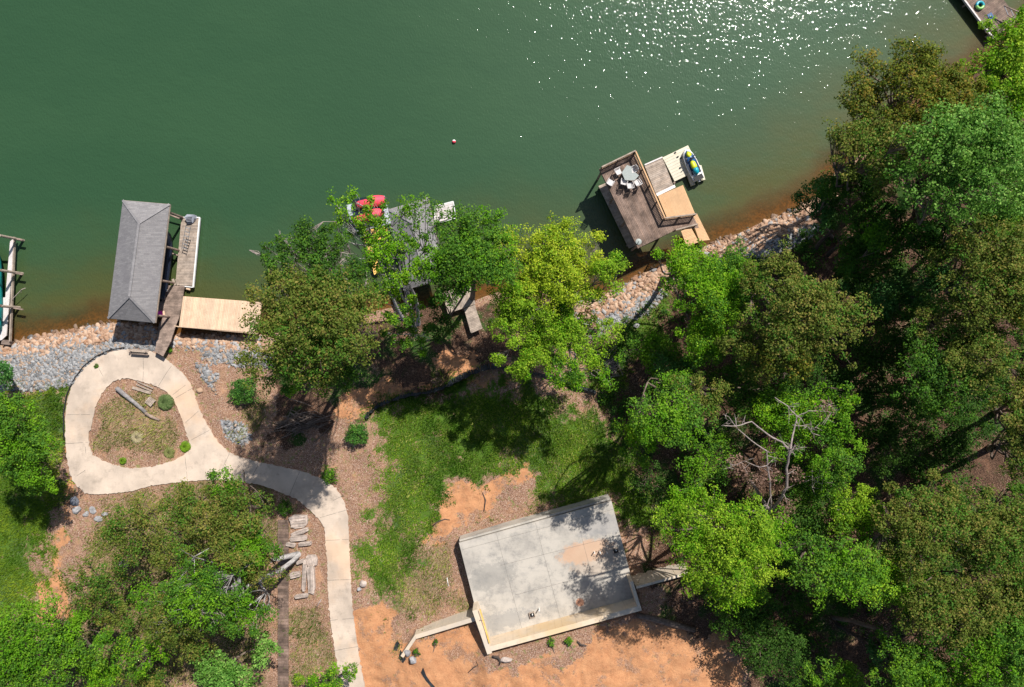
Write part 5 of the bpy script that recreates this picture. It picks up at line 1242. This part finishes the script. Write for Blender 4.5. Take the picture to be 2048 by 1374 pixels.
tree('olive tree at the right edge, level with the leaning grey trunk', 'olive', 1985, 1075, 85, 95, 14, 2.5, lobes=14, group=gW, parts2=[('dark', 2030, 1000, 40, 45, 12, 1.4)])
tree('sunlit olive tree at the lower right, upslope of the bent dark trunk', 'olive', 1895, 1200, 115, 78, 14, 2.5, lobes=17, group=gW, spread=.74, parts2=[('mid', 1810, 1180, 55, 55, 12, 1.8), ('mid', 1930, 1260, 70, 50, 14, 1.8)])
tree('mid-green tree filling the right end of the bottom edge', 'mid', 1990, 1290, 78, 80, 14, 2.5, lobes=14, group=gW)
tree('green tree carried by the bent dark trunk', 'mid', 1810, 1325, 82, 62, 12, 2.2, base=(1657, 1233), bark='bark_dark', trunk_r=.2, lobes=13, group=gW, parts2=[('bright', 1880, 1345, 60, 40, 12, 1.8), ('blue', 1760, 1290, 40, 34, 9, 1.2)])
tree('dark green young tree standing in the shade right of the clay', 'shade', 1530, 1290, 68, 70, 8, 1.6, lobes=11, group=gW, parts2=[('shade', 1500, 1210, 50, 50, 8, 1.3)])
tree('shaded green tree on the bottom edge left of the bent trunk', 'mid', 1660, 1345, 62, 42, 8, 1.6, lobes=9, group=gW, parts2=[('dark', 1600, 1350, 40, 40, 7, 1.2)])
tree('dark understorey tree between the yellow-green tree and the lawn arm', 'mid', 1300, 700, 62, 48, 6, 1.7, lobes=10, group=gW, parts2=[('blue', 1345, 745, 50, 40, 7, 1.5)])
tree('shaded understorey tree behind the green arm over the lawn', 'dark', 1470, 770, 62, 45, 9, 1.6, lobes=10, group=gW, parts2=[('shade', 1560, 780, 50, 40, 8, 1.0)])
tree('olive tree on the right edge above the brown sunlit gap', 'olive', 2030, 900, 42, 62, 14, 2.0, lobes=9, group=gW)
# more of the wooded slope
for a in [
 ('dark tree filling the gap between the pale crown and the olive tree on the right', 'dark', 1850, 480, 70, 48, 12, 2.4), ('mid-green tree at the right edge under the pale crown', 'mid', 2030, 455, 55, 50, 14, 2.6),
 ('dark green tree right of the broad pale crown edge', 'dark', 1990, 430, 60, 45, 12, 2.2), ('tall dark tree behind the leaning trunks on the rocky bank', 'dark', 1720, 520, 62, 50, 10, 2.0),
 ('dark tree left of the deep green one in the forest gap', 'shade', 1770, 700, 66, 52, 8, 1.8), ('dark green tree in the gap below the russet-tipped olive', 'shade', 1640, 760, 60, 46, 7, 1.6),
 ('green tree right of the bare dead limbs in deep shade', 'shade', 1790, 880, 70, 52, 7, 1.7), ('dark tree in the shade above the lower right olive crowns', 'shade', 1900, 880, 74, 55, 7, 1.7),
 ('olive tree on the right edge beside the brown sunlit gap', 'olive', 2045, 830, 50, 60, 15, 2.2), ('dark tree left of the yellow-green one near the slab', 'shade', 1290, 960, 30, 30, 5, 1.4),
 ('olive tree low on the right edge', 'olive', 2045, 1190, 50, 80, 14, 2.4), ('green tree in the bottom right corner', 'mid', 2030, 1355, 60, 50, 12, 2.2),
 ('dark tree at the bottom edge below the sunlit olive', 'dark', 1950, 1360, 60, 40, 9, 2.0), ('mid-green tree between the dead limbs and the broad dark one', 'mid', 1620, 960, 55, 60, 9, 1.8),
 ('dark green tree under the yellow-green crown near the clay', 'dark', 1470, 1225, 60, 50, 8, 1.9), ('bright green tree left of the russet-tipped olive', 'bright', 1455, 540, 46, 32, 9, 1.9),
 ('fresh green tree just left of the lower right olive pair', 'bright', 1770, 1120, 66, 60, 12, 2.0), ('dark green tree squeezed below the dead tree', 'dark', 1580, 1050, 56, 50, 8, 1.7),
 ('green tree in the shade left of the dead tree', 'mid', 1430, 900, 50, 40, 8, 1.4), ('olive tree low at the right, above the bottom right corner', 'olive', 2010, 1200, 60, 60, 13, 2.0)]:
    tree(*a, lobes=11, group=gW, spread=.75)
for a in [('olive tree over the dark gap, halfway between the pale crown and the deep green tree', 'olive', 1900, 640, 74, 48, 14, 2.4), ('dark low tree in the gap right of the russet-tipped olive', 'shade', 1745, 790, 56, 44, 8, 1.8), ('small dark tree right of the pair of leaning bank trunks', 'dark', 1800, 620, 60, 44, 9, 2.0)]:
    tree(*a, lobes=11, group=gW, spread=.75)
# low undergrowth over the forest floor
gu = np.random.default_rng(8); n_ = 5200; px_ = gu.uniform(1180, 2130, n_); py_ = gu.uniform(120, 1420, n_); a_, b_, c_ = G(px_, py_)
ok = (mask('forest', a_, b_, 1.0) > .6) & (fbm(a_, b_, .35, 4, 4) > .47) & (sdf(px_, py_, np.array([(1225, 980), (1330, 1080), (1400, 1200), (1500, 1280), (1480, 1420), (1180, 1420), (1180, 990)])) < 0) & (c_ > .5)
cc = np.stack([a_, b_, c_ + gu.uniform(.1, .9, n_)], 1)[ok]
Vd, Cd = leaves(gu, cc, np.tile([0, 0, 1.], (len(cc), 1)), gu.uniform(.25, .7, len(cc)), gu.random(len(cc)), len(cc) * 45, .17, LEAF['dark'])
tag(np_mesh('undergrowth', Vd, np.arange(len(Vd)).reshape(-1, 4), M['leaf'], tint=Cd), 'low leafy undergrowth on the shaded forest floor', 'undergrowth', None, 'stuff')
# understorey shrubs
for a in [('low shaded shrub under the dark forest gap, lake side', 1700, 640, 30, 26), ('low shaded shrub in the dark gap, centre', 1790, 680, 34, 24), ('low shaded shrub in the dark gap below the deep green tree', 1760, 860, 34, 28), ('low shaded shrub near the right brown gap', 1900, 900, 36, 28), ('low shrub in shade left of the dead branches', 1400, 880, 30, 26)]:
    tree(a[0], 'shade', a[1], a[2], a[3], a[4], 4.4, 1.3, lobes=6, name='shrub', cat='shrub', group='forest shrubs', limbs=.3, clump=.35, trunk_r=.05)
# shrubs and bushes
def bush(label, kind, px, py, r, zc=None, dens=2.6, size=.13, name='shrub', group='garden shrubs', lobes=13):
    g0 = G1(px, py); zc = zc or g0.z + r * (H - g0.z) / F * .45
    return tree(label, kind, px, py, r, r, zc, dens, lobes=lobes, size=size, name=name, cat='shrub', group=group, spread=.66, lobe_r=.36, clump=.26, trunk_r=.05, rzf=.6)
bush('round dark green shrub beside the driveway, left of the brush pile', 'bush', 493, 780, 31)
bush('oval green shrub at the left end of the silt fence', 'bush', 716, 868, 25)
bush('tiny bright green tuft growing in the driveway loop', 'mid', 194, 732, 5, None, 3, .09, 'weed', 'weeds', 4)
bush('loose green shrub at the bend of the driveway', 'mid', 660, 950, 17, None, 1.6)
bush('dark shrub in shade below the driveway bend', 'dark', 570, 1015, 18, None, 2.2)
bush('yellow-green seedling left of the driveway near the bottom', 'lime', 597, 1358, 12, None, 2.2, .1)
bush('green weed clump at the foot of the left wing wall', 'dark', 832, 1302, 8, None, 2, .1, 'weed', 'weeds', 4)
bush('small weed clump on the clay inside the left wing wall', 'dark', 872, 1284, 6, None, 2, .09, 'weed', 'weeds', 4)
bush('small green weed under the long wall, right of its middle', 'mid', 1136, 1281, 10, None, 1.8, .1, 'weed', 'weeds', 4)
bush('green weed patch under the long wall, left of its middle', 'mid', 1102, 1284, 9, None, 1.8, .1, 'weed', 'weeds', 4)
bush('green weed by the walkway foot at the lake', 'mid', 339, 700, 8, None, 1.6, .1, 'weed', 'weeds', 4)

# ornamental grass
def blades(name, px, py, r, n, label, cols, hgt=.6, w=.03, group=None):
    g = np.random.default_rng(int(px)); c = G1(px, py); k = (H - c.z) / F; R = r * k
    a = g.uniform(0, 6.283, n); q = g.random(n) ** .6; d = np.stack([np.cos(a), np.sin(a)], 1); s = np.stack([-np.sin(a), np.cos(a)], 1) * w
    b0 = np.array([c.x, c.y]) + d * (g.random((n, 1)) * .15); b1 = np.array([c.x, c.y]) + d * (R * q * .6)[:, None]; b2 = np.array([c.x, c.y]) + d * (R * q * 1.1)[:, None]
    z0 = np.full(n, c.z); z1 = c.z + hgt * (1 - .3 * q); z2 = c.z + hgt * (1 - .9 * q)
    V = np.stack([np.column_stack([b0 - s, z0]), np.column_stack([b0 + s, z0]), np.column_stack([b1 + s, z1]), np.column_stack([b1 - s, z1]), np.column_stack([b2, z2]), np.column_stack([b2 + s * .2, z2])], 1)
    i = np.arange(n)[:, None] * 6; Fq = np.concatenate([i + np.array([[0, 1, 2, 3]]), i + np.array([[3, 2, 5, 4]])]).reshape(-1, 4)
    f = g.random((n, 1)); C = np.array(cols[0]) * (1 - f) + np.array(cols[1]) * f
    o = np_mesh(name, V.reshape(-1, 3), Fq, M['leaf'], tint=np.repeat(C, 6, 0), loc=(c.x, c.y, c.z)); return tag(o, label, 'grass clump', group)
blades('grass_clump', 333, 804, 17, 900, 'round tuft of green ornamental grass on the driveway island', ((.04, .10, .02), (.20, .25, .10)), .75)
blades('grass_clump', 372, 893, 12, 500, 'bright green grass clump at the lower right tip of the island', ((.08, .20, .01), (.24, .36, .03)), .5)
blades('grass_clump', 340, 905, 13, 400, 'straw and green grass clump near the lower edge of the island', ((.12, .18, .03), (.34, .30, .14)), .4)
blades('grass_clump', 247, 921, 8, 300, 'small bright grass clump at the bottom of the island', ((.08, .20, .01), (.22, .32, .03)), .4)
blades('grass_clump', 275, 875, 14, 260, 'flattened straw-coloured grass clump in the middle of the island', ((.36, .30, .18), (.55, .48, .30)), .3)

# ------------------------------------------------------------------ bare and dead wood seen from above
def branchwork(parent, name, mat, lines, tw=10, seed=1, leafk=None):
    g = random.Random(seed); m = MB(); ends = []
    for pts, r0, r1 in lines:
        w = [P3(*p) for p in pts]; n = len(w); sm = []
        for i in range(n - 1):
            for k in range(3): sm.append(w[i].lerp(w[i + 1], k / 3) + Vector((g.uniform(-1, 1), g.uniform(-1, 1), g.uniform(-1, 1))) * .035)
        sm.append(w[-1]); rr_ = [r0 + (r1 - r0) * i / (len(sm) - 1) for i in range(len(sm))]; m.tube(sm, rr_, 7, g.uniform(.9, 1.15))
        for k in range(tw):
            i = g.randrange(len(sm) // 3, len(sm)); p = sm[i]; d = Vector((g.gauss(0, 1), g.gauss(0, 1), g.gauss(.2, .6))).normalized(); L = g.uniform(.4, 1.3)
            q = p + d * L * .5 + Vector((g.uniform(-.1, .1),) * 3); e = p + d * L; m.tube([p, q, e], [rr_[i] * .45, .018, .007], 4); ends.append(e)
            for _ in range(2):
                e2 = q + Vector((g.gauss(0, 1), g.gauss(0, 1), g.gauss(0, .5))).normalized() * L * .5; m.tube([q, e2], [.014, .006], 3); ends.append(e2)
    return m.build(name, M[mat], parent), ends
dt = thing('dead_tree', P3(1500, 990, 2), 'bleached dead tree with twisting bare limbs and a few brown leaves', 'tree', gW)
_, ends = branchwork(dt, 'branches', 'dead', [
    ([(1500, 960, 3), (1540, 1022, 9), (1564, 994, 11), (1573, 972, 12), (1573, 937, 13), (1580, 901, 14)], 0.136, 0.081),
    ([(1580, 901, 14), (1564, 885, 14.3), (1539, 871, 14.6), (1503, 844, 15), (1473, 852, 15.2), (1443, 851, 15.4)], 0.074, 0.022),
    ([(1580, 901, 14), (1590, 890, 14.6)], 0.068, 0.031),
    ([(1540, 1022, 9), (1542, 1002, 10.5), (1540, 967, 12), (1535, 931, 13), (1533, 901, 13.6), (1514, 890, 14), (1476, 858, 14.5), (1457, 833, 15)], 0.087, 0.022),
    ([(1535, 931, 13), (1517, 934, 13.2), (1490, 922, 13.5), (1471, 931, 13.5)], 0.037, 0.012),
    ([(1543, 990, 11), (1530, 1020, 11), (1488, 1024, 11.5)], 0.037, 0.012),
    ([(1580, 901, 14), (1588, 860, 14), (1594, 833, 14.2), (1577, 814, 14.6), (1550, 795, 15)], 0.068, 0.025),
    ([(1594, 833, 14.2), (1618, 822, 14.5), (1645, 822, 14.7), (1670, 826, 14.8)], 0.037, 0.012),
    ([(1585, 850, 14), (1615, 852, 14), (1625, 868, 13.8)], 0.031, 0.012)], 7, 5)
g_ = np.random.default_rng(5); cc = np.array([tuple(P3(*q)) for q in [(1560, 1038, 9), (1470, 925, 13), (1510, 960, 12), (1480, 940, 12.6), (1590, 950, 12), (1530, 952, 12), (1650, 818, 14.6), (1545, 955, 11.6), (1572, 1015, 10)]])
Vd, Cd = leaves(g_, cc, np.tile([0, 0, 1.], (len(cc), 1)), np.full(len(cc), .75), g_.random(len(cc)), 1500, .15, LEAF['brown'])
np_mesh('dead_leaves', Vd, np.arange(len(Vd)).reshape(-1, 4), M['leaf'], dt, tint=Cd)
def snag(label, lines, seed, mat='dead', tw=8):
    p = lines[0][0][0]; x_, y_ = P(*p[:3]); t = thing('bare_tree', (x_, y_, Ts(x_, y_)), label, 'tree', 'bare trees'); branchwork(t, 'branches', mat, lines, tw, seed)
snag('bare branching sapling rising from the lawn edge through the yellow-green tree', [([(1150, 745, 2.2), (1150, 700, 5), (1165, 665, 9), (1185, 640, 12)], .09, .03), ([(1150, 715, 4), (1175, 690, 8), (1205, 660, 11)], .06, .02), ([(1150, 712, 4), (1130, 690, 7), (1100, 705, 9)], .05, .02)], 4, 'bark_pale')
snag('thin dead sapling hanging over the top of the lawn', [([(1108, 700, 6), (1103, 730, 7), (1098, 778, 7)], .05, .02), ([(1105, 716, 6.5), (1120, 745, 7), (1104, 780, 7)], .045, .015)], 5, 'dead', 4)
snag('bare grey twigs showing through the dark tree beside the new pine deck', [([(720, 630, 3), (650, 580, 10), (642, 520, 14), (640, 500, 15)], .10, .03), ([(650, 560, 11), (615, 528, 14.5)], .05, .02), ([(700, 560, 10), (676, 530, 13.5), (682, 505, 14.5)], .05, .02), ([(600, 520, 11), (577, 490, 14), (563, 472, 14.5)], .04, .012)], 6, 'dead', 12)
snag('pale bare trunk forked in the canopy of the airy green tree', [([(833, 660, 4), (822, 620, 7), (803, 590, 9), (796, 550, 11), (788, 530, 12)], .14, .05), ([(812, 500, 11), (790, 470, 13)], .05, .03)], 7, 'bark_pale', 5)
snag('dead grey snag in the green crown at the bottom left', [([(345, 1230, 6), (350, 1225, 11), (400, 1225, 13), (430, 1226, 13.5)], .06, .02), ([(350, 1225, 11), (347, 1200, 12.5)], .04, .02), ([(432, 1250, 9), (436, 1225, 12), (430, 1208, 13), ], .08, .03)], 8, 'dead', 7)
snag('second pale leaning trunk running beside the oak at the slab pile', [([(596, 1112, 3.2), (560, 1140, 6), (520, 1158, 8.4), (495, 1172, 10)], .2, .14)], 9, 'bark_pale', 2)
snag('grey dead branches in the canopy above the leaning grey trunk', [([(1760, 1080, 5), (1790, 1092, 10), (1772, 1062, 13), (1760, 1050, 14)], .09, .02), ([(1790, 1090, 10), (1810, 1082, 13)], .04, .02), ([(1860, 1150, 8), (1905, 1115, 14), (1925, 1090, 15)], .06, .02)], 10, 'dead', 8)
snag('pale dead fork near the bottom right corner', [([(1870, 1300, 6), (1882, 1285, 12), (1910, 1262, 14), (1918, 1248, 15)], .07, .03), ([(1910, 1262, 14), (1922, 1290, 14), (1930, 1310, 14)], .06, .02)], 11, 'dead', 8)
snag('thin bare sapling right of the dead tree', [([(1640, 985, 4), (1645, 965, 9), (1646, 935, 12)], .06, .02), ([(1645, 950, 10), (1625, 958, 11.5)], .03, .01)], 12, 'dead', 8)
snag('dark bent trunk leaning out of the shade by the sunlit grassy patch', [([(1657, 1233, 3.2), (1700, 1240, 6.5), (1750, 1256, 9), (1800, 1285, 11.2)], .19, .16)], 13, 'bark', 3)
snag('fallen pale trunk half hidden on the rocky bank under the blue-green tree', [([(1625, 505, 1.2), (1645, 478, 3), (1665, 462, 4)], .2, .14)], 14, 'bark_dark', 2)
snag('dark trunk rising from the bank beside the fallen one', [([(1655, 510, 1.4), (1680, 488, 4), (1700, 476, 6)], .2, .15)], 15, 'bark_dark', 2)

# ------------------------------------------------------------------ ground cover: grass and litter
def scatter(name, kinds, n, box, label, cat, h, w, cols, flat=False, thr=.55, noise_thr=None):
    px = rng.uniform(box[0], box[2], n); py = rng.uniform(box[1], box[3], n); a, b, c = G(px, py)
    w_ = np.zeros(n)
    for k in kinds: w_ = np.maximum(w_, mask(k, a, b, 1.7 if k == 'grass' else .8))
    if 'grass' in kinds: w_ = w_ - 1.2 * np.clip(fbm(a, b, .9, 5, 7) - .64, 0, 1) * 5
    if kinds == ['weak']: w_ = w_ - 3 * np.clip(.52 - fbm(a, b, .9, 4, 9), 0, 1)
    ok = (w_ + .35 * (wob(a, b, 1.7)) * .4 + rng.uniform(-.33, .33, n)) > thr
    ok &= (c > .15) & (sdf(px, py, np.array(OUTER)) < -1.5) | ((sdf(px, py, np.array(INNER)) > 1.0) & (w_ > thr))
    ok &= sdf(px, py, np.array([(915, 1078), (1225, 995), (1285, 1222), (978, 1312)])) < 0
    a, b, c = a[ok], b[ok], c[ok]; k = len(a)
    ang = rng.uniform(0, 6.283, k); hh = h * rng.uniform(.5, 1.3, k); ww = w * rng.uniform(.6, 1.4, k)
    dx, dy = np.cos(ang), np.sin(ang)
    if flat:
        V = np.stack([np.column_stack([a - dx * hh, b - dy * hh, c + .02]), np.column_stack([a + dy * ww, b - dx * ww, c + .04]), np.column_stack([a + dx * hh, b + dy * hh, c + .03]), np.column_stack([a - dy * ww, b + dx * ww, c + .05])], 1)
    else:
        ln = rng.uniform(.2, .9, k) * hh
        V = np.stack([np.column_stack([a - dy * ww, b + dx * ww, c - .02]), np.column_stack([a + dy * ww, b - dx * ww, c - .02]), np.column_stack([a + dx * ln + dy * ww * .2, b + dy * ln - dx * ww * .2, c + hh]), np.column_stack([a + dx * ln - dy * ww * .2, b + dy * ln + dx * ww * .2, c + hh])], 1)
    f = np.clip(rng.random((k, 1)) * .5 + 2.6 * (fbm(a, b, .35, 5, 12) - .38)[:, None], 0, 1.25); C = np.array(cols[0]) * (1 - f) + np.array(cols[1]) * f
    o = np_mesh(name, V.reshape(-1, 3), np.arange(4 * k).reshape(-1, 4), M['leaf'], tint=np.repeat(C, 4, 0)); return tag(o, label, cat, None, 'stuff')
scatter('lawn_grass', ['grass'], 150000, (690, 740, 1360, 1190), 'green lawn grass between the silt fence and the slab', 'grass', .13, .035, ((.050, .140, .008), (.23, .36, .025)))
scatter('meadow_grass', ['grass'], 42000, (-40, 760, 150, 1260), 'rough green grass along the left edge', 'grass', .16, .035, ((.065, .155, .010), (.25, .34, .028)))
scatter('bank_grass', ['grass'], 30000, (1150, 560, 1700, 830), 'yellow-green grass on the bank among the trees', 'grass', .16, .035, ((.07, .13, .012), (.20, .26, .03)))
scatter('thin_grass', ['weak'], 110000, (90, 740, 960, 1374), 'thin weedy grass on the litter around the driveway', 'grass', .12, .03, ((.06, .10, .015), (.24, .23, .09)), thr=.72)
scatter('tall_weeds', ['weak', 'grass'], 90000, (90, 740, 1240, 1374), 'clumps of taller weeds and straw in the lawn and the thin grass', 'weeds', .30, .03, ((.05, .12, .008), (.34, .36, .09)), thr=.9)
scatter('leaf_litter', ['weak', 'forest'], 90000, (90, 600, 2048, 1374), 'scattered dry leaf litter under the trees', 'leaf litter', .05, .025, ((.14, .08, .05), (.48, .33, .24)), True, .4)
